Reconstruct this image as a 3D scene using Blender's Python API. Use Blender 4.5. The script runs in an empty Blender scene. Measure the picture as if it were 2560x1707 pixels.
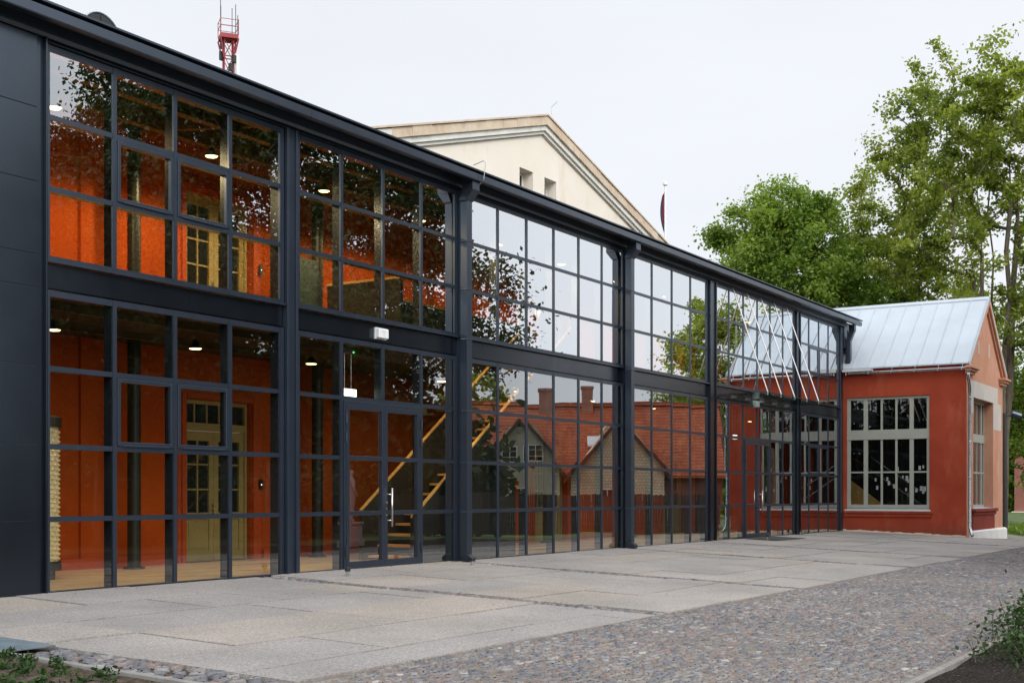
import bpy, math, random
import numpy as np
from mathutils import Vector, Matrix, Quaternion
R = math.radians
random.seed(7)
rng = np.random.default_rng(11)
sc = bpy.context.scene
COL = sc.collection

# ------------------------------------------------------------------ camera, sky, sun, exposure
TH = math.atan(1983 / 3200)                      # angle between the view axis and the glass facade
cam = bpy.data.cameras.new('camera')
cam.sensor_width = 36; cam.lens = 45; cam.shift_y = 381.5 / 2560
cam.clip_start = 0.1; cam.clip_end = 3000
camo = bpy.data.objects.new('camera', cam); COL.objects.link(camo)
camo.location = (0, -15.1, 1.4)
camo.rotation_euler = (R(90), 0, TH - R(90))
sc.camera = camo

SUN_EL, SUN_AZ = 36, 214      # azimuth of the light measured from +Y clockwise (behind the camera, to its left)
w = bpy.data.worlds.new('World'); sc.world = w; w.use_nodes = True
nt = w.node_tree; nt.nodes.clear()
sky = nt.nodes.new('ShaderNodeTexSky'); sky.sky_type = 'NISHITA'; sky.sun_disc = False
sky.sun_elevation = R(SUN_EL); sky.sun_rotation = R(SUN_AZ)
sky.air_density = 1.0; sky.dust_density = 2.0; sky.ozone_density = 1.5
hs = nt.nodes.new('ShaderNodeHueSaturation'); hs.inputs['Saturation'].default_value = 0.35
mx = nt.nodes.new('ShaderNodeMix'); mx.data_type = 'RGBA'; mx.inputs[0].default_value = 0.86
mx.inputs[7].default_value = (9.7, 10.05, 10.6, 1)  # high even veil of cloud
bg = nt.nodes.new('ShaderNodeBackground'); bg.inputs[1].default_value = 0.1
out = nt.nodes.new('ShaderNodeOutputWorld')
nt.links.new(sky.outputs[0], hs.inputs['Color']); nt.links.new(hs.outputs[0], mx.inputs[6])
# the evening sky is brighter towards the low light behind the camera
gtc = nt.nodes.new('ShaderNodeTexCoord'); gd = nt.nodes.new('ShaderNodeVectorMath'); gd.operation = 'DOT_PRODUCT'
gd.inputs[1].default_value = (math.sin(R(SUN_AZ)) * .94, math.cos(R(SUN_AZ)) * .94, .34)
gm = nt.nodes.new('ShaderNodeMapRange'); gm.interpolation_type = 'SMOOTHSTEP'
for i_, v_ in enumerate((-.35, .95, 1.0, 2.1)): gm.inputs[i_ + 1].default_value = v_
cmp_ = nt.nodes.new('ShaderNodeMapping'); cmp_.inputs['Scale'].default_value = (1.2, 1.2, 4.5)
cno = nt.nodes.new('ShaderNodeTexNoise'); cno.inputs['Scale'].default_value = 1.6; cno.inputs['Detail'].default_value = 5
cmr = nt.nodes.new('ShaderNodeMapRange'); cmr.inputs[1].default_value = .3; cmr.inputs[2].default_value = .7; cmr.inputs[3].default_value = .965; cmr.inputs[4].default_value = 1.035
cml = nt.nodes.new('ShaderNodeMath'); cml.operation = 'MULTIPLY'
nt.links.new(gtc.outputs['Generated'], cmp_.inputs[0]); nt.links.new(cmp_.outputs[0], cno.inputs[0]); nt.links.new(cno.outputs['Fac'], cmr.inputs[0]); nt.links.new(cmr.outputs[0], cml.inputs[1])
gx = nt.nodes.new('ShaderNodeVectorMath'); gx.operation = 'SCALE'
nt.links.new(gtc.outputs['Generated'], gd.inputs[0]); nt.links.new(gd.outputs['Value'], gm.inputs[0])
nt.links.new(mx.outputs[2], gx.inputs[0]); nt.links.new(gm.outputs[0], cml.inputs[0]); nt.links.new(cml.outputs[0], gx.inputs['Scale'])
nt.links.new(gx.outputs[0], bg.inputs[0]); nt.links.new(bg.outputs[0], out.inputs[0])
sl = bpy.data.lights.new('sun', 'SUN'); sl.energy = 1.5; sl.angle = R(30); sl.color = (1, 0.95, 0.87)
so = bpy.data.objects.new('sun', sl); COL.objects.link(so)
sd = Vector((math.sin(R(SUN_AZ)) * math.cos(R(SUN_EL)), math.cos(R(SUN_AZ)) * math.cos(R(SUN_EL)), math.sin(R(SUN_EL))))
so.rotation_euler = (-sd).to_track_quat('-Z', 'Y').to_euler()
sc.view_settings.view_transform = 'Standard'; sc.view_settings.look = 'None'
sc.view_settings.exposure = 0.0; sc.view_settings.gamma = 1
sc.render.engine = 'CYCLES'
cy = sc.cycles
cy.max_bounces = 8; cy.diffuse_bounces = 3; cy.glossy_bounces = 4; cy.transmission_bounces = 4
cy.transparent_max_bounces = 16; cy.use_denoising = True; cy.caustics_reflective = False; cy.caustics_refractive = False
cy.sample_clamp_indirect = 6

# ------------------------------------------------------------------ materials
def newmat(name):
    m = bpy.data.materials.new(name); m.use_nodes = True
    return m, m.node_tree, m.node_tree.nodes['Principled BSDF']
def node(nt, t, **kw):
    n = nt.nodes.new(t)
    for k, v in kw.items(): setattr(n, k, v)
    return n
def coords(nt, scale=(1, 1, 1), island=False):
    tc = node(nt, 'ShaderNodeTexCoord'); mp = node(nt, 'ShaderNodeMapping')
    mp.inputs['Scale'].default_value = scale
    nt.links.new(tc.outputs['Object'], mp.inputs[0])
    return mp.outputs[0]
def noise(nt, vec, scale, detail=4, rough=0.55):
    n = node(nt, 'ShaderNodeTexNoise'); n.inputs['Scale'].default_value = scale
    n.inputs['Detail'].default_value = detail; n.inputs['Roughness'].default_value = rough
    nt.links.new(vec, n.inputs['Vector']); return n.outputs['Fac']
def ramp(nt, fac, stops, interp='LINEAR'):
    r = node(nt, 'ShaderNodeValToRGB'); e = r.color_ramp; e.interpolation = interp
    while len(e.elements) < len(stops): e.elements.new(0.5)
    for el, (p, c) in zip(e.elements, stops):
        el.position = p; el.color = (*c, 1)
    nt.links.new(fac, r.inputs[0]); return r.outputs[0]
def mixc(nt, a, b, fac, mode='MIX'):
    m = node(nt, 'ShaderNodeMix', data_type='RGBA', blend_type=mode)
    for i, v in ((6, a), (7, b), (0, fac)):
        if isinstance(v, (int, float)): m.inputs[i].default_value = v
        elif isinstance(v, tuple): m.inputs[i].default_value = (*v, 1)
        else: nt.links.new(v, m.inputs[i])
    return m.outputs[2]
def bump(nt, h, p, strength=0.3, dist=0.01):
    b = node(nt, 'ShaderNodeBump'); b.inputs['Strength'].default_value = strength; b.inputs['Distance'].default_value = dist
    nt.links.new(h, b.inputs['Height']); nt.links.new(b.outputs[0], p.inputs['Normal'])
def mat(name, col, rough=0.6, metal=0.0, var=0.12, scale=3.0, bs=None, bd=0.01, stretch=(1, 1, 1), spec=0.5, rvar=0.0, col2=None, tint=None):
    m, nt, p = newmat(name)
    v = coords(nt, stretch)
    f = noise(nt, v, scale)
    lo = tuple(c * (1 - var) for c in col); hi = tuple(min(1, c * (1 + var)) for c in (col2 or col))
    nt.links.new(ramp(nt, f, [(0.3, lo), (0.7, hi)]), p.inputs['Base Color'])
    p.inputs['Roughness'].default_value = rough; p.inputs['Metallic'].default_value = metal
    p.inputs['Specular IOR Level'].default_value = spec
    if tint: p.inputs['Specular Tint'].default_value = (*tint, 1)
    if rvar:
        mr = node(nt, 'ShaderNodeMapRange'); mr.inputs[3].default_value = rough - rvar; mr.inputs[4].default_value = rough + rvar
        nt.links.new(noise(nt, v, scale * 2.7), mr.inputs[0]); nt.links.new(mr.outputs[0], p.inputs['Roughness'])
    if bs: bump(nt, noise(nt, v, bs, 6), p, 0.5, bd)
    return m
def emit(name, col, strength):
    m, nt, p = newmat(name)
    p.inputs['Base Color'].default_value = (*col, 1)
    p.inputs['Emission Color'].default_value = (*col, 1); p.inputs['Emission Strength'].default_value = strength
    return m
def glassmat(name, lo, hi, tint, wob=1.0, top=.75):
    m, nt, p = newmat(name); nt.nodes.remove(p)
    o = nt.nodes['Material Output']
    tr = node(nt, 'ShaderNodeBsdfTransparent'); tr.inputs[0].default_value = (*tint, 1)
    gl = node(nt, 'ShaderNodeBsdfGlossy'); gl.inputs['Roughness'].default_value = 0.0; gl.inputs['Color'].default_value = (0.95, 0.98, 1, 1)
    lw = node(nt, 'ShaderNodeLayerWeight'); lw.inputs['Blend'].default_value = 0.5
    mr = node(nt, 'ShaderNodeMapRange', interpolation_type='SMOOTHSTEP')
    for i, v in enumerate((0.1, top, lo, hi)): mr.inputs[i + 1].default_value = v
    nt.links.new(lw.outputs['Facing'], mr.inputs[0])
    v = coords(nt, (0.8, 0.8, 1.8)); h = noise(nt, v, 0.9, 1.5, 0.35)
    b = node(nt, 'ShaderNodeBump'); b.inputs['Strength'].default_value = 1.0; b.inputs['Distance'].default_value = 0.0012 * wob
    nt.links.new(h, b.inputs['Height']); nt.links.new(b.outputs[0], gl.inputs['Normal'])
    ms = node(nt, 'ShaderNodeMixShader')
    nt.links.new(mr.outputs[0], ms.inputs[0]); nt.links.new(tr.outputs[0], ms.inputs[1]); nt.links.new(gl.outputs[0], ms.inputs[2])
    nt.links.new(ms.outputs[0], o.inputs[0])
    return m
def islandmat(name, stops, rough, grain=60, gvar=0.25, bs=40, bd=0.004, interp='LINEAR', scale2=0.6, v2=0.15):
    """colour picked per stone or slab, with a fine grain over it"""
    m, nt, p = newmat(name); v = coords(nt)
    g = node(nt, 'ShaderNodeNewGeometry')
    c = ramp(nt, g.outputs['Random Per Island'], stops, interp)
    n1 = ramp(nt, noise(nt, v, grain, 3, 0.7), [(0.32, (1 - gvar,) * 3), (0.68, (1 + gvar,) * 3)])
    n2 = ramp(nt, noise(nt, v, scale2, 4), [(0.35, (1 - v2, 1 - v2, 1 - v2)), (0.65, (1 + v2, 1 + v2 * .9, 1 + v2 * .8))])
    c = mixc(nt, mixc(nt, c, n1, 1.0, 'MULTIPLY'), n2, 1.0, 'MULTIPLY')
    nt.links.new(c, p.inputs['Base Color']); p.inputs['Roughness'].default_value = rough
    bump(nt, noise(nt, v, bs, 4, 0.7), p, 0.6, bd)
    return m
def leafmat(name, dark, light, trans=0.35, big=0.35):
    m, nt, p = newmat(name); nt.nodes.remove(p); o = nt.nodes['Material Output']
    g = node(nt, 'ShaderNodeNewGeometry'); v = coords(nt)
    f = node(nt, 'ShaderNodeMath', operation='ADD'); nt.links.new(g.outputs['Random Per Island'], f.inputs[0])
    k = node(nt, 'ShaderNodeMapRange'); k.inputs[1].default_value = 0.3; k.inputs[2].default_value = 0.7
    k.inputs[3].default_value = -0.4; k.inputs[4].default_value = 0.4
    nt.links.new(noise(nt, v, big, 3), k.inputs[0]); nt.links.new(k.outputs[0], f.inputs[1])
    c = ramp(nt, f.outputs[0], [(0.0, dark), (0.6, tuple((a + b) / 2 for a, b in zip(dark, light))), (1.0, light)])
    d = node(nt, 'ShaderNodeBsdfPrincipled'); d.inputs['Roughness'].default_value = 0.5; d.inputs['Specular IOR Level'].default_value = 0.35
    t = node(nt, 'ShaderNodeBsdfTranslucent'); nt.links.new(c, d.inputs['Base Color'])
    nt.links.new(mixc(nt, c, (1.25, 1.3, 0.6), 1.0, 'MULTIPLY'), t.inputs[0])
    ms = node(nt, 'ShaderNodeMixShader'); ms.inputs[0].default_value = trans
    nt.links.new(d.outputs[0], ms.inputs[1]); nt.links.new(t.outputs[0], ms.inputs[2]); nt.links.new(ms.outputs[0], o.inputs[0])
    return m
def brickmat(name, c1, c2, mortar, sx=0.26, sz=0.075, axis='e', rough=0.85):
    m, nt, p = newmat(name)
    tc = node(nt, 'ShaderNodeTexCoord'); mp = node(nt, 'ShaderNodeMapping')
    nt.links.new(tc.outputs['Object'], mp.inputs[0])
    sp = node(nt, 'ShaderNodeSeparateXYZ'); nt.links.new(mp.outputs[0], sp.inputs[0])
    ad = node(nt, 'ShaderNodeMath', operation='ADD'); nt.links.new(sp.outputs[0], ad.inputs[0]); nt.links.new(sp.outputs[1], ad.inputs[1])
    cb = node(nt, 'ShaderNodeCombineXYZ'); nt.links.new(ad.outputs[0], cb.inputs[0]); nt.links.new(sp.outputs[2], cb.inputs[1])
    b = node(nt, 'ShaderNodeTexBrick'); b.inputs['Color1'].default_value = (*c1, 1); b.inputs['Color2'].default_value = (*c2, 1)
    b.inputs['Mortar'].default_value = (*mortar, 1); b.inputs['Scale'].default_value = 1
    b.inputs['Brick Width'].default_value = sx; b.inputs['Row Height'].default_value = sz; b.inputs['Mortar Size'].default_value = sz * .1
    nt.links.new(cb.outputs[0], b.inputs['Vector'])
    n = ramp(nt, noise(nt, mp.outputs[0], 1.2), [(0.3, (.8, .8, .8)), (0.7, (1.15, 1.12, 1.08))])
    nt.links.new(mixc(nt, b.outputs['Color'], n, 1.0, 'MULTIPLY'), p.inputs['Base Color']); p.inputs['Roughness'].default_value = rough
    bump(nt, b.outputs['Fac'], p, -0.4, 0.01)
    return m
def plastermat(name, base, alt, stain, scale=0.7, bs=25, brick=False, patch=0.62, bstr=.35):
    m, nt, p = newmat(name); v = coords(nt)
    a = ramp(nt, noise(nt, v, scale, 6, 0.6), [(0.35, base), (0.65, alt)])
    v2 = coords(nt, (1, 1, 0.35))
    s = noise(nt, v2, scale * 1.9, 7, 0.65)
    k = node(nt, 'ShaderNodeMapRange'); k.inputs[1].default_value = patch - .06; k.inputs[2].default_value = patch + .1; k.inputs[4].default_value = 0.7
    nt.links.new(s, k.inputs[0])
    nt.links.new(mixc(nt, a, stain, k.outputs[0]), p.inputs['Base Color'])
    p.inputs['Roughness'].default_value = 0.9; p.inputs['Specular IOR Level'].default_value = 0.2
    bump(nt, noise(nt, v, bs, 6), p, bstr, 0.012)
    return m
def footdirt(m, z0, z1, col):
    nt = m.node_tree; p = nt.nodes['Principled BSDF']; src = p.inputs['Base Color'].links[0].from_socket
    tc = node(nt, 'ShaderNodeTexCoord'); sp = node(nt, 'ShaderNodeSeparateXYZ'); nt.links.new(tc.outputs['Object'], sp.inputs[0])
    n = noise(nt, tc.outputs['Object'], 5, 5, .65); ad = node(nt, 'ShaderNodeMath', operation='MULTIPLY_ADD'); ad.inputs[1].default_value = -.5
    nt.links.new(n, ad.inputs[0]); nt.links.new(sp.outputs[2], ad.inputs[2])
    k = node(nt, 'ShaderNodeMapRange'); k.inputs[1].default_value = z0 - .25; k.inputs[2].default_value = z1 - .25; k.inputs[3].default_value = .6; k.inputs[4].default_value = 0
    nt.links.new(ad.outputs[0], k.inputs[0]); nt.links.new(mixc(nt, src, col, k.outputs[0]), p.inputs['Base Color'])
def tilemat(name, base, dark, light):
    m, nt, p = newmat(name); tc = node(nt, 'ShaderNodeTexCoord')
    wv = node(nt, 'ShaderNodeTexWave', wave_type='BANDS', bands_direction='Z'); wv.inputs['Scale'].default_value = 1.5; wv.inputs['Distortion'].default_value = .6
    wx = node(nt, 'ShaderNodeTexWave', wave_type='BANDS', bands_direction='X'); wx.inputs['Scale'].default_value = 1.5; wx.inputs['Distortion'].default_value = .3
    nt.links.new(tc.outputs['Object'], wv.inputs[0]); nt.links.new(tc.outputs['Object'], wx.inputs[0])
    n = noise(nt, coords(nt), 1.4, 6, 0.7)
    c = ramp(nt, n, [(0.3, dark), (0.5, base), (0.72, light)])
    c = mixc(nt, c, ramp(nt, wv.outputs['Fac'], [(0.0, (.6, .58, .56)), (0.35, (1, 1, 1))]), 1.0, 'MULTIPLY')
    nt.links.new(c, p.inputs['Base Color']); p.inputs['Roughness'].default_value = 0.8
    ad = node(nt, 'ShaderNodeMath', operation='ADD'); nt.links.new(wv.outputs['Fac'], ad.inputs[0]); nt.links.new(wx.outputs['Fac'], ad.inputs[1])
    bump(nt, ad.outputs[0], p, 0.7, 0.04)
    return m

M = {}
M['frame'] = mat('anthracite_coating', (0.016, 0.0215, 0.033), 0.32, 0, 0.10, 1.3, 240, 0.0004, rvar=0.06, spec=.9, tint=(.72, .85, 1))
M['panel'] = mat('anthracite_panel', (0.0045, 0.0055, 0.0085), 0.24, 0, 0.14, 0.7, 300, 0.0002, rvar=0.05, spec=.95, tint=(.68, .83, 1))
M['glassU'] = glassmat('coated_glass', 0.20, 0.76, (0.80, 0.80, 0.72), .8, .62)
M['glassL'] = glassmat('clear_glass', 0.06, 0.56, (0.88, 0.88, 0.82), .45, .75)
M['glassW'] = glassmat('window_glass', 0.09, 0.5, (0.75, 0.78, 0.76), 0.35)
M['glassC'] = glassmat('green_glass', 0.05, 0.34, (0.62, 0.74, 0.70), .3)
M['orange'] = plastermat('orange_plaster', (0.42, 0.064, 0.007), (0.50, 0.090, 0.010), (0.37, 0.052, 0.008), 0.8, 7, patch=0.66, bstr=.06)
M['orange_trim'] = mat('orange_trim', (0.46, 0.070, 0.010), 0.7, 0, 0.1, 2)
M['olive'] = mat('olive_paint', (0.36, 0.30, 0.125), 0.45, 0, 0.08, 2)
M['wood_floor'] = mat('oak_floor', (0.70, 0.50, 0.25), 0.42, 0, 0.22, 1.6, stretch=(0.4, 5, 1))
M['wood'] = mat('oak', (0.72, 0.42, 0.12), 0.5, 0, 0.2, 4, stretch=(1, 6, 6))
M['beam'] = mat('brown_beam', (0.085, 0.048, 0.016), 0.7, 0, 0.2, 2)
M['ceil'] = mat('dark_ceiling', (0.040, 0.021, 0.010), 0.8, 0, 0.2, 1)
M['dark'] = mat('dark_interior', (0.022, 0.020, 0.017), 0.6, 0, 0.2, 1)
M['ironcol'] = mat('black_column_paint', (0.016, 0.019, 0.016), 0.45, 0, 0.15, 3)
M['steel'] = mat('brushed_steel', (0.62, 0.61, 0.60), 0.28, 1.0, 0.06, 20, stretch=(1, 1, 0.05))
M['galv'] = mat('galvanised', (0.50, 0.53, 0.56), 0.24, 1.0, 0.15, 6)
M['seam'] = mat('zinc_roof', (0.50, 0.555, 0.61), 0.45, 0.15, 0.07, 0.8, 60, 0.001, rvar=0.07)
M['red'] = plastermat('red_plaster', (0.315, 0.048, 0.023), (0.39, 0.066, 0.031), (0.45, 0.11, 0.06), 0.8, 14, patch=0.60)
footdirt(M['red'], -.1, .35, (.20, .075, .05))
M['pink'] = plastermat('pink_plaster', (0.50, 0.235, 0.150), (0.56, 0.295, 0.20), (0.55, 0.46, 0.39), 0.9, 22, patch=0.64)
M['grey_plaster'] = plastermat('grey_plaster', (0.50, 0.46, 0.42), (0.58, 0.53, 0.48), (0.55, 0.36, 0.27), 1.2, 22, patch=0.68)
M['darkred'] = plastermat('dark_red_plaster', (0.21, 0.040, 0.026), (0.26, 0.052, 0.034), (0.2, 0.06, 0.05), 1.3, 22)
M['white'] = mat('white_render', (0.74, 0.73, 0.70), 0.8, 0, 0.08, 2, 30, 0.004)
M['winframe'] = mat('grey_green_paint', (0.36, 0.37, 0.32), 0.5, 0, 0.05, 3)
M['sheet'] = mat('sill_sheet', (0.68, 0.70, 0.73), 0.4, 0.3, 0.05, 3)
M['cream'] = plastermat('cream_render', (0.80, 0.725, 0.61), (0.85, 0.79, 0.70), (0.70, 0.54, 0.39), 0.45, 9, patch=0.63)
M['rawbrick'] = plastermat('raw_brick_edge', (0.58, 0.45, 0.33), (0.68, 0.57, 0.44), (0.44, 0.31, 0.22), 2.2, 14, patch=0.6)
M['mould'] = plastermat('grey_moulding', (0.72, 0.70, 0.64), (0.80, 0.78, 0.71), (0.58, 0.54, 0.46), 1.4, 20)
M['slabs'] = islandmat('aggregate_slab', [(0.0, (0.280, 0.263, 0.254)), (0.5, (0.305, 0.285, 0.272)), (0.8, (0.318, 0.292, 0.268)), (1.0, (0.335, 0.298, 0.262))], 0.88, 38, 0.42, 55, 0.005, scale2=.5, v2=.13)
M['cobble'] = islandmat('cobble_stone', [(0.0, (0.100, 0.102, 0.114)), (0.22, (0.148, 0.154, 0.174)), (0.4, (0.215, 0.192, 0.175)), (0.55, (0.142, 0.150, 0.172)), (0.72, (0.215, 0.158, 0.144)), (0.86, (0.215, 0.210, 0.210)), (0.985, (0.25, 0.24, 0.235)), (1.0, (0.38, 0.37, 0.36))], 0.7, 26, 0.2, 30, 0.004, scale2=0.45, v2=0.12)
M['sand'] = mat('joint_sand', (0.205, 0.172, 0.145), 0.95, 0, 0.25, 9, 60, 0.008, spec=.12)
M['joint'] = mat('dirty_joint', (0.10, 0.085, 0.065), 0.95, 0, 0.3, 9, spec=.12)
M['soil'] = mat('soil', (0.055, 0.043, 0.035), 0.95, 0, 0.5, 14, 30, 0.03, col2=(0.09, 0.07, 0.055), spec=.12)
M['black_soil'] = mat('black_compost', (0.010, 0.008, 0.007), 0.95, 0, 0.6, 26, 22, 0.06, col2=(0.028, 0.023, 0.019), spec=.12)
def flecks(m, scale, thr, col):
    nt = m.node_tree; p = nt.nodes['Principled BSDF']; src = p.inputs['Base Color'].links[0].from_socket
    vo = node(nt, 'ShaderNodeTexVoronoi'); vo.inputs['Scale'].default_value = scale; tc = node(nt, 'ShaderNodeTexCoord'); nt.links.new(tc.outputs['Object'], vo.inputs['Vector'])
    sx = node(nt, 'ShaderNodeSeparateColor'); nt.links.new(vo.outputs['Color'], sx.inputs[0])
    a = node(nt, 'ShaderNodeMath', operation='GREATER_THAN'); a.inputs[1].default_value = thr; nt.links.new(sx.outputs[0], a.inputs[0])
    b = node(nt, 'ShaderNodeMath', operation='LESS_THAN'); b.inputs[1].default_value = .35; nt.links.new(vo.outputs['Distance'], b.inputs[0])
    c = node(nt, 'ShaderNodeMath', operation='MULTIPLY'); nt.links.new(a.outputs[0], c.inputs[0]); nt.links.new(b.outputs[0], c.inputs[1])
    nt.links.new(mixc(nt, src, col, c.outputs[0]), p.inputs['Base Color'])
flecks(M['black_soil'], 28, .86, (.12, .105, .085)); flecks(M['soil'], 30, .9, (.16, .14, .11)); flecks(M['sand'], 45, .8, (.28, .25, .22))
M['grass'] = mat('lawn', (0.050, 0.085, 0.022), 0.9, 0, 0.35, 1.4, 30, 0.03, col2=(0.075, 0.12, 0.03))
M['gravel'] = mat('gravel', (0.23, 0.215, 0.19), 0.9, 0, 0.25, 22, 50, 0.01, spec=.12)
M['kerb'] = mat('concrete_kerb', (0.25, 0.24, 0.225), 0.9, 0, 0.22, 5, 60, 0.003)
M['plate'] = mat('galvanised_plate', (0.20, 0.25, 0.29), 0.5, 0.4, 0.2, 4, 90, 0.002)
M['rubber'] = mat('black_mat', (0.05, 0.048, 0.046), 0.9, 0, 0.2, 30)
M['bark'] = mat('bark', (0.115, 0.090, 0.066), 0.9, 0, 0.4, 7, 14, 0.05, stretch=(1, 1, .3))
M['leafA'] = leafmat('leaf_bright', (0.115, 0.205, 0.032), (0.29, 0.38, 0.075), 0.52)
M['leafB'] = leafmat('leaf_olive', (0.140, 0.200, 0.036), (0.37, 0.41, 0.088), 0.54)
M['leafC'] = leafmat('leaf_deep', (0.022, 0.048, 0.012), (0.060, 0.090, 0.022), 0.3)
M['leafS'] = leafmat('leaf_shrub', (0.020, 0.050, 0.012), (0.060, 0.115, 0.028), 0.35, 2.0)
M['towerred'] = mat('tower_red_paint', (0.30, 0.028, 0.038), 0.6, 0, 0.2, 0.6)
M['antenna'] = mat('antenna_white', (0.72, 0.73, 0.74), 0.5, 0, 0.05, 1)
M['black'] = mat('black_metal', (0.015, 0.015, 0.017), 0.45, 0, 0.1, 3)
M['flagred'] = mat('maroon_cloth', (0.33, 0.02, 0.045), 0.8, 0, 0.1, 2)
M['flagdark'] = mat('navy_cloth', (0.035, 0.04, 0.065), 0.8, 0, 0.1, 2)
M['tile'] = tilemat('clay_tiles', (0.40, 0.095, 0.036), (0.25, 0.060, 0.028), (0.52, 0.16, 0.06))
M['ybrick'] = brickmat('yellow_brick', (0.76, 0.66, 0.50), (0.66, 0.52, 0.37), (0.33, 0.29, 0.24), 0.30, 0.19)
M['cbrick'] = brickmat('chimney_brick', (0.42, 0.17, 0.10), (0.36, 0.13, 0.08), (0.35, 0.30, 0.26), 0.25, 0.09)
M['rbrick'] = brickmat('red_brick', (0.30, 0.075, 0.05), (0.24, 0.06, 0.04), (0.3, 0.26, 0.23))
M['hcream'] = plastermat('weathered_cream', (0.42, 0.38, 0.29), (0.50, 0.45, 0.35), (0.32, 0.28, 0.21), 0.9, 14)
M['bargeboard'] = mat('brown_boards', (0.060, 0.042, 0.032), 0.8, 0, 0.3, 3)
M['fence'] = mat('weathered_boards', (0.050, 0.040, 0.034), 0.85, 0, 0.4, 4, stretch=(3, 3, .4))
M['carwhite'] = mat('white_car_paint', (0.70, 0.72, 0.75), 0.25, 0, 0.02, 1)
M['carglass'] = mat('car_window', (0.02, 0.024, 0.028), 0.05, 0, 0.02, 1)
M['tyre'] = mat('tyre_rubber', (0.02, 0.02, 0.02), 0.9)
M['marble'] = mat('pale_stone', (0.44, 0.43, 0.42), 0.6, 0, 0.12, 3)
M['gold'] = mat('ivory_beads', (0.86, 0.74, 0.46), 0.4, 0, 0.1, 9)
M['teal'] = mat('teal_lacquer', (0.045, 0.075, 0.075), 0.4)
M['lampshade'] = mat('black_enamel', (0.02, 0.02, 0.02), 0.4)
M['bulb'] = emit('lamp_glow', (1.0, 0.74, 0.36), 8)
M['signlit'] = emit('lit_panel', (0.95, 1.0, 0.92), 2.6)
M['greenled'] = emit('green_led', (0.1, 1.0, 0.25), 3)
M['paper'] = mat('white_paper', (0.75, 0.75, 0.73), 0.7)
M['bbq'] = mat('cover_plastic', (0.60, 0.62, 0.62), 0.4)

# ------------------------------------------------------------------ mesh builder and object helpers
class MB:
    def __init__(s): s.v = []; s.f = []; s.m = []; s.mi = 0; s.n = 0
    def mat(s, i): s.mi = i; return s
    def add(s, vs, fs):
        b = s.n; s.v.append(np.asarray(vs, float).reshape(-1, 3)); s.n += len(vs)
        for f in fs: s.f.append([b + i for i in f]); s.m.append(s.mi)
        return s
    def box(s, x0, x1, y0, y1, z0, z1):
        v = [(x, y, z) for z in (z0, z1) for y in (y0, y1) for x in (x0, x1)]
        return s.add(v, [(0, 2, 3, 1), (4, 5, 7, 6), (0, 1, 5, 4), (2, 6, 7, 3), (0, 4, 6, 2), (1, 3, 7, 5)])
    def quad(s, *p): return s.add(p, [tuple(range(len(p)))])
    def prism(s, poly, off):
        """polygon (3-D points) extruded by the vector off"""
        n = len(poly); o = Vector(off)
        v = [tuple(p) for p in poly] + [tuple(Vector(p) + o) for p in poly]
        f = [tuple(range(n))[::-1], tuple(range(n, 2 * n))] + [(i, (i + 1) % n, n + (i + 1) % n, n + i) for i in range(n)]
        return s.add(v, f)
    def tube(s, pts, r, n=8, cap=True):
        pts = [Vector(p) for p in pts]; rs = r if isinstance(r, (list, tuple)) else [r] * len(pts)
        v = []; f = []
        prev = None
        for i, p in enumerate(pts):
            d = (pts[min(i + 1, len(pts) - 1)] - pts[max(i - 1, 0)]).normalized()
            if prev is None:
                a = Vector((0, 0, 1)) if abs(d.z) < .9 else Vector((1, 0, 0)); u = d.cross(a).normalized()
            else: u = (prev - d * prev.dot(d)).normalized()
            prev = u; k = d.cross(u)
            for j in range(n):
                t = 2 * math.pi * j / n
                v.append(tuple(p + (u * math.cos(t) + k * math.sin(t)) * rs[i]))
        for i in range(len(pts) - 1):
            for j in range(n):
                a = i * n + j; b = i * n + (j + 1) % n
                f.append((a, b, b + n, a + n))
        if cap: f += [tuple(range(n))[::-1], tuple(range((len(pts) - 1) * n, len(pts) * n))]
        return s.add(v, f)
    def lathe(s, cx, cy, prof, n=20):
        v = []; f = []
        for r, z in prof:
            for j in range(n):
                t = 2 * math.pi * j / n; v.append((cx + r * math.cos(t), cy + r * math.sin(t), z))
        for i in range(len(prof) - 1):
            for j in range(n):
                a = i * n + j; b = i * n + (j + 1) % n; f.append((a, b, b + n, a + n))
        f += [tuple(range(n))[::-1], tuple(range((len(prof) - 1) * n, len(prof) * n))]
        return s.add(v, f)
    def build(s, name, mats, parent=None, smooth=False, bev=0):
        me = bpy.data.meshes.new(name)
        me.from_pydata(np.vstack(s.v).tolist(), [], s.f)
        for m in (mats if isinstance(mats, (list, tuple)) else [mats]): me.materials.append(m)
        me.polygons.foreach_set('material_index', s.m)
        if smooth:
            me.polygons.foreach_set('use_smooth', [True] * len(s.f))
        me.update()
        return link(name, me, parent, bev)
def link(name, me, parent=None, bev=0):
    o = bpy.data.objects.new(name, me); COL.objects.link(o)
    if parent: adopt(o, parent)
    if bev:
        b = o.modifiers.new('bevel', 'BEVEL'); b.width = bev; b.segments = 2; b.limit_method = 'ANGLE'; b.angle_limit = R(40)
    return o
def adopt(o, parent):
    o.parent = parent
    if parent.type == 'EMPTY': o.matrix_parent_inverse = Matrix.Translation(-Vector(parent.location))
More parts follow.
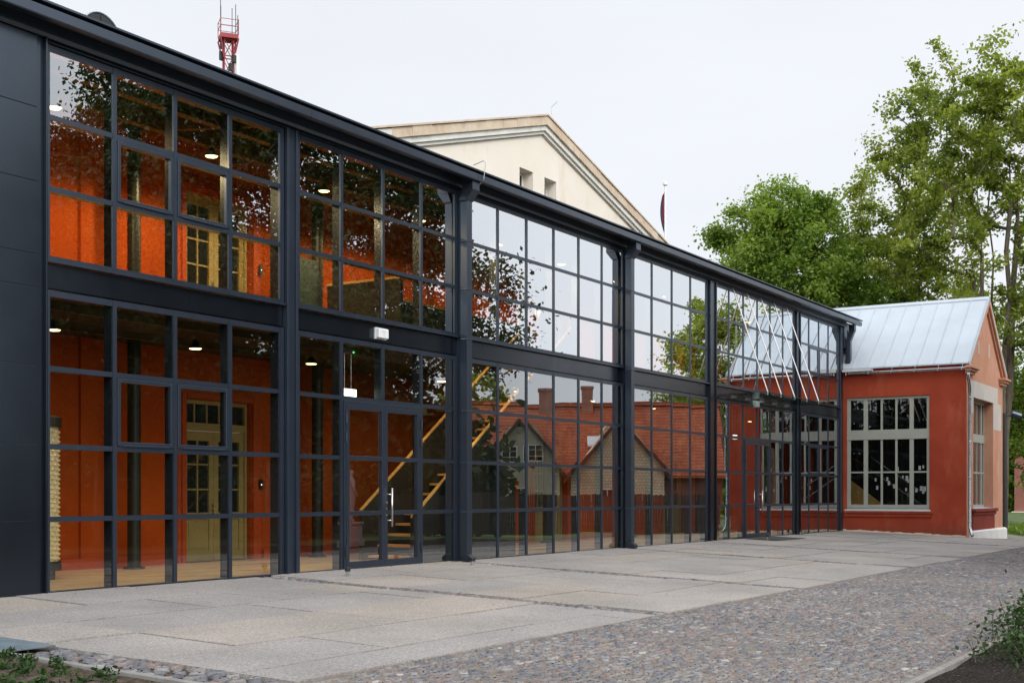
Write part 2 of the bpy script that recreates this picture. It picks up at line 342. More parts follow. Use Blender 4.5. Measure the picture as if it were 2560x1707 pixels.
def npmesh(name, V, F4, mats, parent=None, smooth=False, tri=False):
    """big mesh from numpy arrays; F4 is (n,k) indices"""
    me = bpy.data.meshes.new(name); n, k = F4.shape
    me.vertices.add(len(V)); me.vertices.foreach_set('co', V.astype(np.float32).ravel())
    me.loops.add(n * k); me.loops.foreach_set('vertex_index', F4.astype(np.int32).ravel())
    me.polygons.add(n); me.polygons.foreach_set('loop_start', np.arange(0, n * k, k, dtype=np.int32))
    me.polygons.foreach_set('loop_total', np.full(n, k, dtype=np.int32))
    me.polygons.foreach_set('use_smooth', [bool(smooth)] * n)
    me.update(calc_edges=True)
    for m in (mats if isinstance(mats, (list, tuple)) else [mats]): me.materials.append(m)
    return link(name, me, parent)
def tag(o, label=None, cat=None, group=None, kind=None):
    if label: o['label'] = label
    if cat: o['category'] = cat
    if group: o['group'] = group
    if kind: o['kind'] = kind
    return o
def thing(name, loc, label, cat, group=None):
    o = bpy.data.objects.new(name, None); o.empty_display_size = .2; COL.objects.link(o); o.location = loc
    return tag(o, label, cat, group)
def copy_tree(o, parent=None):
    c = o.copy(); COL.objects.link(c)
    if parent: c.parent = parent
    for ch in list(o.children): copy_tree(ch, c)
    return c
def holes(mb, axis, c, u0, u1, z0, z1, hs, rd=0, sgn=1):
    """wall face in plane axis=c from u0..u1, z0..z1 with rectangular holes; rd = depth of the reveals"""
    us = sorted({u0, u1, *[h[0] for h in hs], *[h[1] for h in hs]}); zs = sorted({z0, z1, *[h[2] for h in hs], *[h[3] for h in hs]})
    P = (lambda u, z, d=0: (c + d, u, z)) if axis == 'x' else (lambda u, z, d=0: (u, c + d, z))
    for a, b in zip(us, us[1:]):
        for e, f in zip(zs, zs[1:]):
            if any(h[0] <= a and b <= h[1] and h[2] <= e and f <= h[3] for h in hs): continue
            mb.quad(P(a, e), P(b, e), P(b, f), P(a, f))
    if rd:
        for a, b, e, f in hs:
            d = rd
            for q in ((a, e, b, e), (b, e, b, f), (b, f, a, f), (a, f, a, e)):
                mb.quad(P(q[0], q[1]), P(q[2], q[3]), P(q[2], q[3], d), P(q[0], q[1], d))
    return mb

# ------------------------------------------------------------------ ground
SL = 0.037
def gz(x, y):
    x = np.asarray(x, float); y = np.asarray(y, float)
    return SL * np.clip(y, -12, 0) - 0.03 * np.clip(x - 48, 0, 12) * np.clip(-y / 4, 0, 1)
def sheet(name, xs, ys, dz, m, kind='structure', jit=0):
    X, Y = np.meshgrid(np.asarray(xs, float), np.asarray(ys, float)); Z = gz(X, Y) + dz
    if jit: Z = Z + rng.normal(0, jit, Z.shape)
    nx, ny = len(xs), len(ys); i = np.arange(nx * ny).reshape(ny, nx)
    F = np.stack([i[:-1, :-1], i[:-1, 1:], i[1:, 1:], i[1:, :-1]], -1).reshape(-1, 4)
    o = npmesh(name, np.stack([X, Y, Z], -1).reshape(-1, 3), F, m, smooth=True); o['kind'] = kind; return o
sheet('ground', [-900, -60, 0, 20, 40, 48, 52, 56, 60, 80, 150, 900], [-900, -200, -60, -30, -12, -8, -4, 0, 6, 30, 200, 900], -0.06, M['grass'])
sheet('path', [48, 50, 52, 54, 56, 58, 60, 62.6], [-7.6, -4, -2, 0, 4, 10], -0.02, M['gravel'])
EDGE, KERB = -7.5, -11.8
sheet('road_bed', [2, 8, 20, 48, 52, 56, 60, 90], [KERB, -9, EDGE + .02], 0.002, M['sand'])
sheet('paving_bed', [-6, 8, 20, 48, 50], [EDGE - .02, -4, 0, .1], -0.03, M['joint'])
# slabs
STRIPS = [16.25, 21.95, 29.6, 34.9, 43.0]
def slab_mesh():
    V = []; F = []; k = 0
    xs = [(-4.0, 8.0 - .0)] if False else []
    bays = []; x = -4.0
    for s in STRIPS + [49.6]:
        bays.append((x, s - .17)); x = s + .17
    r = random.Random(5)
    for a, b in bays:
        y = -0.06
        while y > EDGE + .05:
            d = r.choice([1.0, 1.25, 1.5]); y1 = max(y - d, EDGE)
            if y1 - EDGE < .4: y1 = EDGE
            xx = a
            while xx < b - .01:
                L = r.choice([1.4, 2.0, 2.5, 3.0]); x1 = min(xx + L, b)
                if b - x1 < .5: x1 = b
                xa, xb, ya, yb = xx, x1, y1, y
                xx = x1
                cx, cyy = (xa + xb) / 2, (ya + yb) / 2
                if cyy < -4.4 and xb <= 8.8:        # planting bed at the left
                    if xa < 8.0: continue
                if cyy < -4.4 and xa < 8.62: xa = 8.62
                if xb - xa < .2: continue
                if xb > 48.2 and yb > -4.7: 
                    if xa > 48.2: continue
                    xb = min(xb, 48.25)
                dz = r.uniform(-.005, .010); g = .013
                c = [(xa + g, ya + g), (xb - g, ya + g), (xb - g, yb - g), (xa + g, yb - g)]
                tx, ty = r.uniform(-.002, .002), r.uniform(-.002, .002)
                for px, py in c: V.append((px, py, float(gz(px, py)) + .012 + dz + tx * (px - cx) + ty * (py - cyy)))
                for px, py in c: V.append((px, py, float(gz(px, py)) - .05))
                F += [(k, k + 1, k + 2, k + 3)] + [(k + i, k + 4 + i, k + 4 + (i + 1) % 4, k + (i + 1) % 4) for i in range(4)]
                k += 8
            y = y1
    return npmesh('pavement', np.array(V), np.array(F), M['slabs'])
slab_mesh()['kind'] = 'structure'
def cobbles(name, regions):
    P = []
    for x0, x1, y0, y1, sx, sy in regions:
        nx = max(1, int((x1 - x0) / sx)); ny = max(1, int((y1 - y0) / sy))
        gx, gy = np.meshgrid(np.arange(nx), np.arange(ny))
        px = x0 + (gx + .5 + .5 * (gy % 2) - .25) * (x1 - x0) / nx + rng.normal(0, sx * .2, gx.shape)
        py = y0 + (gy + .5) * (y1 - y0) / ny + rng.normal(0, sy * .2, gx.shape)
        P.append(np.stack([px.ravel(), py.ravel(), np.full(px.size, sx), np.full(px.size, sy)], -1))
    P = np.vstack(P); n = len(P); K = 7
    ang = np.linspace(0, 2 * np.pi, K, endpoint=False)[None] + rng.uniform(0, 6.28, (n, 1)) + rng.normal(0, .14, (n, K))
    rr = rng.uniform(.82, 1.12, (n, K)) * rng.uniform(.66, 1.2, (n, 1))
    el = rng.uniform(.72, 1.3, (n, 1)); ro = rng.uniform(0, 3.14, (n, 1)); ca, sa = np.cos(ang) * rr * el, np.sin(ang) * rr / el
    ex = (ca * np.cos(ro) - sa * np.sin(ro)) * P[:, 2:3] * .56; ey = (ca * np.sin(ro) + sa * np.cos(ro)) * P[:, 3:4] * .56
    h = rng.uniform(.008, .024, (n, 1)); tx = rng.normal(0, .05, (n, 1)); ty = rng.normal(0, .05, (n, 1))
    px_, py_ = P[:, :1], P[:, 1:2]      # sand washed over the stones in patches
    h = h - .006 * np.clip(np.sin(px_ * 1.1 + 2 * np.sin(py_ * .9)) + np.sin(py_ * 1.7 + px_ * .37) + .5 * np.sin(px_ * 3.1 - py_ * 2.3) - .25, 0, 1.1)
    def ring(f, hh):
        x = P[:, :1] + ex * f; y = P[:, 1:2] + ey * f
        return np.stack([x, y, gz(x, y) + hh + (tx * ex + ty * ey) * f], -1)
    A = ring(1.0, -.02 + 0 * h); B = ring(.86, h * .75); C = ring(.45, h)
    V = np.concatenate([A, B, C], 1).reshape(-1, 3); base = (np.arange(n) * 3 * K)[:, None]
    j = np.arange(K); j2 = (j + 1) % K
    q1 = np.stack([base + j, base + j2, base + K + j2, base + K + j], -1).reshape(-1, 4)
    q2 = q1.reshape(n, K, 4) + K; q2 = q2.reshape(-1, 4)
    c = base[:, 0] + 2 * K
    q3 = np.stack([np.stack([c, c + 1, c + 2, c + 3], -1), np.stack([c, c + 3, c + 4, c + 6], -1), np.stack([c + 4, c + 5, c + 6, c + 4], -1)], 1).reshape(-1, 4)
    q3[2::3, 3] = q3[2::3, 0]
    ok = np.ones(len(q3), bool); ok[2::3] = False
    # the last triangle of the top is closed with a degenerate-free quad (4,5,6,3)
    q4 = np.stack([c + 3, c + 4, c + 5, c + 6], -1); q5 = np.stack([c, c + 1, c + 2, c + 3], -1); q6 = np.stack([c, c + 3, c + 6], -1)
    F = np.vstack([q1, q2, q4, q5])
    o = npmesh(name, V, F, M['cobble'], smooth=True)
    return o
cobbles('cobblestone_road', [(8.05, 30, KERB + .05, EDGE - .06, .130, .094), (30, 62, KERB + .05, EDGE - .06, .15, .11), (62, 88, KERB + .05, EDGE - .06, .3, .25),
                             (8.05, 8.6, -7.5, -4.42, .15, .12)])['kind'] = 'structure'
cobbles('cobblestone_strips', [(s - .16, s + .16, EDGE, -.12, .11, .13) for s in STRIPS])['kind'] = 'structure'
# planting beds and kerbs
sheet('planting_bed', np.linspace(8, 45, 75), np.linspace(-16, KERB - .13, 14), 0.02, M['black_soil'], jit=.02)
sheet('soil_bed', np.linspace(-3, 7.93, 40), np.linspace(-11.8, -4.5, 30), 0.0, M['soil'], jit=.012)
k = MB()
xs = np.linspace(8.0, 45, 38)
for a, b in zip(xs, xs[1:]):
    za = float(gz(a, KERB)); k.prism([(a + .004, KERB - .12, za - .1), (a + .004, KERB - .02, za - .1), (a + .004, KERB - .03, za + .035), (a + .004, KERB - .11, za + .035)], (b - a - .008, 0, 0))
tag(k.build('kerb', M['kerb'], bev=.008), 'straight concrete kerb between cobbled road and dark planting bed with shrub', 'kerb')
k = MB()
ys = np.linspace(-11.6, -4.42, 8)
for a, b in zip(ys, ys[1:]):
    za, zb = float(gz(8, a)), float(gz(8, b))
    k.prism([(7.93, a + .003, za - .1), (8.03, a + .003, za - .1), (8.02, a + .003, za + .03), (7.94, a + .003, za + .03)], (0, b - a - .006, zb - za))
tag(k.build('kerb', M['kerb'], bev=.008), 'narrow concrete kerb edging the weedy soil bed at lower left', 'kerb')
k = MB()
zz = float(gz(8, -3.9)); 
k.prism([(6.6, -4.35, float(gz(8, -4.35)) + .022), (8.58, -4.35, float(gz(8, -4.35)) + .022), (8.58, -3.48, float(gz(8, -3.48)) + .022), (6.6, -3.48, float(gz(8, -3.48)) + .022)], (0, 0, .018))
tag(k.build('metal_plate', M['plate'], bev=.003), 'blue grey galvanised metal cover plate lying beside the paving', 'metal plate')

r = random.Random(77); V = []; F = []
for i in range(420):
    if r.random() < .45: x, y = r.uniform(9, 47), -abs(r.gauss(.08, .12)) - .06
    elif r.random() < .5: x, y = r.choice(STRIPS) + r.gauss(0, .15), r.uniform(-7.4, -.3)
    else: x, y = r.uniform(8.8, 40), r.uniform(-11.6, -.4)
    a_, s_ = r.uniform(0, 6.28), r.uniform(.012, .034); z = float(gz(x, y)) + .024; b0 = len(V); c_, q_ = math.cos(a_) * s_, math.sin(a_) * s_
    V += [(x - c_, y - q_, z), (x + q_ * .5, y - c_ * .5, z + .004), (x + c_, y + q_, z + .012), (x - q_ * .5, y + c_ * .5, z + .004)]; F.append((b0, b0 + 1, b0 + 2, b0 + 3))
tag(npmesh('leaf_litter', np.array(V), np.array(F), mat('dry_leaf', (0.10, 0.075, 0.045), 0.9, 0, .5, 3, col2=(.16, .13, .07))), 'tiny dry leaves and grit scattered over the paving', 'litter', kind='stuff')

# ------------------------------------------------------------------ the glass building
GB = thing('glass_building', (30, 0, 0), 'long two storey dark steel building with gridded glass facade', 'building')
BAYS = [(11.92, [13.08, 14.28, 15.49], 16.68), (17.2, [18.36, 19.61, 20.86], 22.02), (22.58, [23.72, 24.94, 26.18, 27.4, 28.61], 29.72),
        (30.36, [31.52, 32.81, 34.08], 35.24), (35.97, [36.98, 38.17, 39.38, 40.55, 41.76], 42.86), (43.5, [44.44, 45.53, 46.63], 47.8)]
ZU = [4.72, 5.715, 6.722, 7.69]; ZL = [-.02, 1.045, 2.075, 3.175, 4.235]
def sash(cells, parent, zs, bx):
    for (c, r) in cells:
        x0, x1, z0, z1 = bx[c] + .045, bx[c + 1] - .045, zs[r] + .045, zs[r + 1] - .045
        s = MB(); wd = .06; y0, y1 = -.055, .06
        s.box(x0, x0 + wd, y0, y1, z0, z1).box(x1 - wd, x1, y0, y1, z0, z1).box(x0 + wd, x1 - wd, y0, y1, z0, z0 + wd).box(x0 + wd, x1 - wd, y0, y1, z1 - wd, z1)
        s.box(x0 + .1, x1 - .1, y0 - .012, y0 - .001, z0 - .01, z0 + .02)
        o = s.build('opening_sash', M['frame'], parent, bev=.006)
        h = MB(); h.box(x1 - wd + .02, x1 - wd + .04, .061, .10, z0 + .4, z0 + .52); h.build('handle', M['steel'], o) if False else None
def window(bi, level, sashes=(), door=None):
    xl, mids, xr = BAYS[bi]; zs = ZU if level else ZL
    edges = [xl - .04] + mids + [xr + .04]
    f = MB(); top = zs[-1] + .045; bot = zs[0] - .035
    f.box(xl - .10, xl - .005, -.05, .18, bot, top); f.box(xr + .005, xr + .10, -.05, .18, bot, top)
    for i, x in enumerate(mids):
        b0 = bot
        if door and i in (door[0], door[0] + 1, door[0] + 2): b0 = bot if i != door[0] + 1 else zs[3] + .03
        f.box(x - .036, x + .036, -.045, .155, b0, top)
    for j, z in enumerate(zs):
        d0, d1 = -.038, .12
        h = .037 if 0 < j < len(zs) - 1 else .045
        segs = [(xl - .005, xr + .005)]
        if door and j < 3: segs = [(xl - .005, mids[door[0]] - .04), (mids[door[0] + 2] + .04, xr + .005)]
        for a, b in segs: f.box(a, b, d0, d1, z - h, z + h)
    f.box(xl - .1, xr + .1, -.10, -.046, bot - .02, bot + .015)
    W = f.build('window', M['frame'], GB)
    g = MB(); r = random.Random(bi * 7 + level)
    for c in range(len(edges) - 1):
        for j in range(len(zs) - 1):
            if door and c in (door[0] + 1, door[0] + 2) and j < 3: continue
            x0, x1 = edges[c] + .03, edges[c + 1] - .03; z0, z1 = zs[j] + .03, zs[j + 1] - .03
            tx, tz = r.gauss(0, .0016), r.gauss(0, .0016); y = -.026
            hx, hz = (x1 - x0) / 2 * tx, (z1 - z0) / 2 * tz
            g.quad((x0, y - hx - hz, z0), (x1, y + hx - hz, z0), (x1, y + hx + hz, z1), (x0, y - hx + hz, z1))
    g.build('glass', M['glassU' if level else 'glassL'], W)
    sash(sashes, W, zs, edges)
    return W
def glass_door(bi, c0):
    xl, mids, xr = BAYS[bi]; x0, xm, x1 = mids[c0] + .04, mids[c0 + 1], mids[c0 + 2] - .04
    z1 = 3.135; f = MB()
    f.box(x0, x0 + .05, -.07, .1, -.02, z1).box(x1 - .05, x1, -.07, .1, -.02, z1).box(x0 + .05, x1 - .05, -.07, .1, z1 - .06, z1)
    D = f.build('entrance_door', M['frame'], GB, bev=.004)
    for a, b in ((x0 + .055, xm - .004), (xm + .004, x1 - .055)):
        l = MB(); t = .085
        l.box(a, a + t, -.08, .0, .0, z1 - .065).box(b - t, b, -.08, .0, .0, z1 - .065)
        l.box(a + t, b - t, -.078, -.002, .0, .15).box(a + t, b - t, -.078, -.002, z1 - .16, z1 - .065)
        for z in (1.045, 2.075): l.box(a + t, b - t, -.078, -.002, z - .04, z + .04)
        L = l.build('door_leaf', M['frame'], D, bev=.004)
        g = MB()
        for za, zb in ((.15, 1.005), (1.085, 2.035), (2.115, z1 - .16)): g.quad((a + t - .01, -.03, za - .01), (b - t + .01, -.03, za - .01), (b - t + .01, -.03, zb + .01), (a + t - .01, -.03, zb + .01))
        g.build('glass', M['glassL'], L)
    h = MB(); hx = xm + .12
    h.tube([(hx, -.16, .78), (hx, -.16, 1.52)], .019, 12)
    for z in (.90, 1.40): h.tube([(hx, -.16, z), (hx - .02, -.115, z), (hx - .06, -.081, z)], .012, 8)
    h.build('pull_handle', M['steel'], D, smooth=True)
    for z in (1.0, 1.12, 1.24):
        k = MB(); k.tube([(xm + .05, -.081, z), (xm + .05, -.094, z)], .02, 10); k.build('lock_cylinder', M['steel'], D)
    for s in (x0 + .03, x1 - .03):
        for z in (.35, 2.45, 2.8):
            q = MB(); q.tube([(s, -.095, z - .1), (s, -.095, z + .1)], .017, 8); q.build('hinge', M['frame'], D)
    return D
SASH_MID = [(1, 1), (2, 1)]
window(0, 1, SASH_MID); window(0, 0, [(1, 2), (2, 2)])
window(1, 1); window(1, 0, door=(0,)); glass_door(1, 0)
window(2, 1); window(2, 0); window(3, 1); window(3, 0)
window(4, 1); window(4, 0, door=(1,)); glass_door(4, 1)
window(5, 1, SASH_MID); window(5, 0, [(1, 2), (2, 2)])
# spandrel band, columns, top frame
for i, (xl, m_, xr) in enumerate(BAYS):
    s = MB(); s.box(xl - .1, xr + .1, .02, .16, 4.30, 4.665)
    xj = (xl + xr) / 2 + .3
    s.box(xl - .1, xj - .003, -.012, .019, 4.31, 4.655); s.box(xj + .003, xr + .1, -.012, .019, 4.31, 4.655)
    s.build('spandrel_panel', M['panel'], GB)
for a, b in ((16.8, 17.08), (22.14, 22.46), (29.84, 30.24), (35.36, 35.85), (42.98, 43.38)):
    c = MB(); c.box(a, b, -.03, .22, -.1, 7.75); c.box(a - .0, a + .05, -.12, -.031, -.1, 7.75); c.box(b - .05, b, -.12, -.031, -.1, 7.75)
    c.box(a + .05, b - .05, -.075, -.031, -.1, 7.75)
    c.build('column', M['frame'] if a < 35 else M['panel'], GB, bev=.004)
c = MB(); c.box(47.92, 48.22, -.10, .2, -.1, 7.75); c.build('column', M['frame'], GB, bev=.004)
# left cladding
p = MB(); zz = [-.12, 1.04, 2.1, 3.2, 4.28, 4.74, 5.75, 6.78, 7.78]
for a, b in zip(zz, zz[1:]): p.box(2.0, 11.66, -.10, .1, a + .004, b - .004)
p.box(2.0, 11.66, -.085, .08, -.12, 7.78); p.box(11.665, 11.80, -.05, .15, -.12, 7.80); p.box(11.80, 11.83, -.115, .15, -.12, 7.80)
p.build('wall_panel', M['panel'], GB, bev=.003)
# beam, gutter, roof
b = MB(); b.box(2, 48.25, -.02, .22, 7.745, 7.80); b.box(2, 48.25, -.06, .2, 7.80, 8.06); b.prism([(2, -.10, 7.80), (2, -.15, 7.84), (2, -.15, 7.98), (2, -.07, 7.98), (2, -.07, 7.80)], (46.25, 0, 0))
b.box(11.85, 48.2, -.075, -.021, 7.752, 7.762)
b.build('fascia_beam', M['frame'], GB)
g = MB()
prof = [(-.16, 7.99), (-.30, 7.93), (-.44, 7.89), (-.52, 7.89), (-.535, 7.905), (-.535, 8.035), (-.50, 8.04), (-.50, 8.02), (-.16, 8.02)]
g.prism([(2, y, z) for y, z in prof], (47.2, 0, 0))
for x in (16.95, 22.2, 29.8, 36.4, 43): g.box(x - .006, x + .006, -.538, -.45, 7.888, 8.036)
g.build('gutter', M['frame'], GB)
r_ = MB()
prof = [(-.56, 8.085), (-.56, 8.115), (4.28, 8.80), (4.28, 8.74), (-.1, 8.10), (-.50, 8.075)]
r_.prism([(2, y, z) for y, z in prof], (47.25, 0, 0))
for i in range(78):
    x = 2.3 + i * .6; r_.prism([(x, .1, 8.212), (x + .02, .1, 8.212), (x + .02, .1, 8.24), (x, .1, 8.24)], (0, 4.1, .58))
r_.build('roof', M['frame'], GB)
for x, short in ((22.2, 0), (29.82, 0), (48.55, 1)):
    d = MB()
    if not short:
        d.prism([(x - .14, -.50, 7.90), (x + .14, -.50, 7.90), (x + .11, -.32, 7.55), (x - .11, -.32, 7.55)], (0, .22, .02)) if False else None
        d.box(x - .13, x + .13, -.47, -.20, 7.70, 7.885)
        d.prism([(x - .13, -.47, 7.70), (x - .13, -.20, 7.70), (x - .13, -.125, 7.50), (x - .13, -.31, 7.50)], (.26, 0, 0))
        d.box(x - .095, x + .095, -.305, -.13, .16, 7.499)
        for z in (6.66, 5.66, 4.62, 3.13, 2.05, 1.03): d.box(x - .103, x + .103, -.313, -.125, z - .012, z + .012)
        d.prism([(x - .09, -.30, .155), (x - .09, -.135, .155), (x - .09, -.135, .02), (x - .09, -.38, -.03), (x - .09, -.40, .09)], (.18, 0, 0))
    else:
        d.box(x - .11, x + .11, -.47, -.25, 7.62, 7.885); d.prism([(x - .1, -.45, 7.62), (x - .1, -.25, 7.62), (x - .1, -.12, 7.25), (x - .1, -.30, 7.25)], (.2, 0, 0))
        d.box(x - .1, x + .1, -.30, -.12, 6.35, 7.249); d.prism([(x - .1, -.30, 6.349), (x - .1, -.12, 6.349), (x - .1, -.12, 6.2), (x - .1, -.36, 6.2), (x - .1, -.40, 6.3)], (.3, 0, 0))
    D = d.build('downpipe', M['frame'], GB, bev=.006)
    if not short:
        q = MB(); q.quad((x - .07, -.403, .075), (x + .07, -.403, .075), (x + .07, -.388, -.015), (x - .07, -.388, -.015)); q.build('outlet_opening', M['black'], D)
# small gable end wall of the roof over the annexe with a louvre
e = MB(); e.prism([(48.26, -.12, 7.0), (48.26, 4.2, 7.0), (48.26, 4.2, 8.7), (48.26, -.12, 8.05)], (.35, 0, 0)); E_ = e.build('end_wall', M['frame'], GB)
lv = MB()
for i in range(6): lv.box(48.72, 49.02, -.15, -.121, 7.18 + i * .085, 7.22 + i * .085)
lv.box(48.70, 49.04, -.135, -.121, 7.14, 7.70)
lv.build('louvre', M['black'], E_)
e2 = MB(); e2.box(48.615, 49.2, -.12, .2, 6.9, 7.98); e2.build('end_cheek', M['frame'], GB)

# interior
DOORS = [(19.6, 0.0, 3.35), (19.6, 4.66, 7.62), (33.45, 0, 3.35), (33.45, 4.66, 7.62), (42.3, 0, 3.35)]
iw = MB(); hl = [(c - .97, c + .97, z0, z1) for c, z0, z1 in DOORS]
holes(iw, 'y', 4.3, 6, 48.3, -.05, 8.75, hl, .26)
iw.quad((6, 4.3, -.05), (6, .2, -.05), (6, .2, 8.7), (6, 4.3, 8.7))
# pilaster strips and baseboard
for x in (16.0, 17.3, 22.9, 31.3, 36.5): iw.box(x, x + .6, 4.24, 4.31, 0, 8.6)
wall_in = iw.build('inner_wall', M['orange'], GB)
bb = MB(); xx = 6.0
for h in sorted(h for h in hl if h[2] < 1): bb.box(xx, h[0] - .32, 4.215, 4.30, 0, .2); xx = h[1] + .32
bb.box(xx, 48.3, 4.215, 4.30, 0, .2); bb.build('baseboard', M['orange_trim'], GB)
for c, z0, z1 in DOORS:
    t = MB()
    for i, (o_, dy) in enumerate(((.30, .03), (.22, .055), (.12, .085))):
        a, b = c - .97 - o_, c + .97 + o_
        in_ = .97 + (.12 if i == 0 else .04 if i == 1 else 0.005)
        t.box(a, c - in_ if i == 2 else a + .14, 4.3 - dy, 4.31, z0, z1 + o_); t.box(c + in_ if i == 2 else b - .14, b, 4.3 - dy, 4.31, z0, z1 + o_)
        t.box(a + .141, b - .141, 4.3 - dy + .002, 4.31, z1 + .01, z1 + o_ - .002)
    T = t.build('door_surround', M['orange_trim'], GB)
    d = MB(); y = 4.48
    x0, x1 = c - .96, c + .96
    tz = z0 + 2.72 if z1 - z0 > 3.2 else z1 - .02
    d.box(x0, x0 + .07, y - .08, y + .06, z0, z1); d.box(x1 - .07, x1, y - .08, y + .06, z0, z1); d.box(x0 + .07, x1 - .07, y - .08, y + .06, z1 - .08, z1)
    if z1 - z0 > 3.2:
        d.box(x0 + .07, x1 - .07, y - .09, y + .05, tz, tz + .16)
        for i in range(1, 5): xx = x0 + .07 + (x1 - x0 - .14) * i / 5; d.box(xx - .02, xx + .02, y - .03, y + .03, tz + .16, z1 - .08)
    D = d.build('panelled_door', M['olive'], GB, bev=.006)
    if z1 - z0 > 3.2: g = MB(); g.quad((x0 + .06, y - .005, tz + .15), (x1 - .06, y - .005, tz + .15), (x1 - .06, y - .005, z1 - .07), (x0 + .06, y - .005, z1 - .07)); g.build('fanlight', M['carglass'], D)
    for a, b in ((x0 + .075, c - .004), (c + .004, x1 - .075)):
        l = MB(); s = .13; zt = tz - .01
        l.box(a, a + s, y - .05, y + .03, z0 + .01, zt); l.box(b - s, b, y - .05, y + .03, z0 + .01, zt)
        l.box(a + s, b - s, y - .05, y + .03, z0 + .01, z0 + .22); l.box(a + s, b - s, y - .05, y + .03, z0 + .88, z0 + 1.02); l.box(a + s, b - s, y - .05, y + .03, zt - .2, zt)
        l.box(a + s, b - s, y - .02, y + .02, z0 + .22, z0 + .88); l.box(a + s + .06, b - s - .06, y - .035, y - .019, z0 + .28, z0 + .82)
        xm = (a + b) / 2; l.box(xm - .018, xm + .018, y - .03, y + .01, z0 + 1.02, zt - .2)
        for q in (1.5, 2.02):
            if z0 + q < zt - .3: l.box(a + s, b - s, y - .031, y + .011, z0 + q - .018, z0 + q + .018)
        L = l.build('door_leaf', M['olive'], D, bev=.004)
        g = MB(); g.quad((a + s - .01, y, z0 + 1.0), (b - s + .01, y, z0 + 1.0), (b - s + .01, y, zt - .19), (a + s - .01, y, zt - .19)); g.build('glass', M['carglass'], L)
    h = MB(); h.box(c - .06, c - .02, y - .062, y - .05, z0 + .95, z0 + 1.2); h.tube([(c - .04, y - .06, z0 + 1.1), (c - .04, y - .11, z0 + 1.1), (c - .15, y - .11, z0 + 1.1)], .01, 8); h.build('handle', M['steel'], D)
    rd = MB(); rd.box(c + 1.14, c + 1.24, 4.19, 4.214, z0 + 1.5, z0 + 1.72); RD = rd.build('card_reader', M['black'], GB)
    q = MB(); q.box(c + 1.175, c + 1.205, 4.186, 4.189, z0 + 1.6, z0 + 1.62); q.build('light_dot', M['signlit'], RD)
f = MB(); f.box(6, 48.28, .19, 4.7, -.2, 0.0); f.build('floor', M['wood_floor'], GB)
# upper floor with the stair opening
u = MB(); u.box(6, 20.75, .19, 4.29, 4.32, 4.63); u.box(28.5, 48.28, .19, 4.29, 4.32, 4.63); u.box(20.75, 28.5, 2.1, 4.29, 4.32, 4.63); u.build('upper_floor', [M['ceil']], GB)
u2 = MB(); u2.box(6, 20.74, .2, 4.28, 4.634, 4.66); u2.box(28.51, 48.27, .2, 4.28, 4.634, 4.66); u2.box(20.76, 28.49, 2.11, 4.28, 4.634, 4.66); u2.build('floorboards', M['wood_floor'], GB)
ce = MB(); ce.quad((6, .2, 8.12), (48.28, .2, 8.12), (48.28, 4.3, 8.68), (6, 4.3, 8.68)); ce.build('ceiling', M['ceil'], GB)
for y, z in ((1.3, 8.02), (3.0, 8.25)):
    b = MB(); b.box(6, 48.2, y - .09, y + .09, z - .12, z + .2); b.build('purlin', M['beam'], GB)
for i, x in enumerate((12.6, 17.0, 19.8, 22.3, 26.2, 30.05, 35.6, 39.5, 43.2)):
    b = MB(); b.prism([(x, .2, 7.88), (x + .14, .2, 7.88), (x + .14, .2, 8.1), (x, .2, 8.1)], (0, 4.05, .5)); b.build('rafter', M['beam'], GB)
for y in (1.1, 2.9):
    b = MB(); b.box(6, 20.7, y - .05, y + .05, 4.2, 4.315); b.box(28.6, 48.2, y - .05, y + .05, 4.2, 4.315); b.build('floor_beam', M['beam'], GB)
for x in (11.4, 16.7, 21.95, 27.2, 32.1, 37.6, 43.0):
    c = MB(); c.tube([(x, 3.6, 0), (x, 3.6, 8.55)], .125, 18); c.lathe(x, 3.6, [(.2, 0), (.2, .04), (.13, .05), (.13, .06)], 18); c.build('round_column', M['ironcol'], GB, smooth=False)
# guard wall across the gallery
b = MB(); b.box(20.62, 20.70, .3, 2.2, 4.665, 5.72); b.box(20.701, 28.4, 2.12, 2.2, 4.665, 5.72); b.box(28.55, 28.63, 1.99, 2.2, 4.665, 5.72); GW = b.build('guard_panel', M['dark'], GB)
b = MB(); b.box(20.60, 20.72, .3, 2.22, 5.721, 5.77); b.box(20.721, 28.4, 2.10, 2.22, 5.722, 5.77); b.build('handrail', M['wood'], GW)

# staircase
ST = thing('staircase', (23, 2, 0), 'open staircase with glowing oak treads behind the glass, rising to the right', 'staircase')
X0, RUN, RISE, N = 21.6, .322, .222, 20
capz = lambda x: 1.05 + .69 * (x - 21.4)
for i in range(N):
    t = MB(); x = X0 + i * RUN; z = .10 + i * RISE
    t.box(x, x + .33, .50, 1.9, z - .05, z); t.build('tread', M['wood'], ST)
xe = X0 + N * RUN + .1
for y0, xa in ((.42, 21.2), (1.91, 21.4)):
    s = MB(); s.prism([(xa, y0, .01), (25.2, y0, .01), (25.2, y0, 1.7), (xe, y0, 3.9), (xe, y0, capz(xe)), (xa, y0, capz(xa))], (0, .07, 0)); P_ = s.build('side_panel', M['dark'], ST)
    s = MB(); s.prism([(xa, y0 - .015, capz(xa) + .003), (xe, y0 - .015, capz(xe) + .003), (xe, y0 - .015, capz(xe) + .032), (xa, y0 - .015, capz(xa) + .032)], (0, .08, 0)); s.build('handrail', M['wood'], P_)

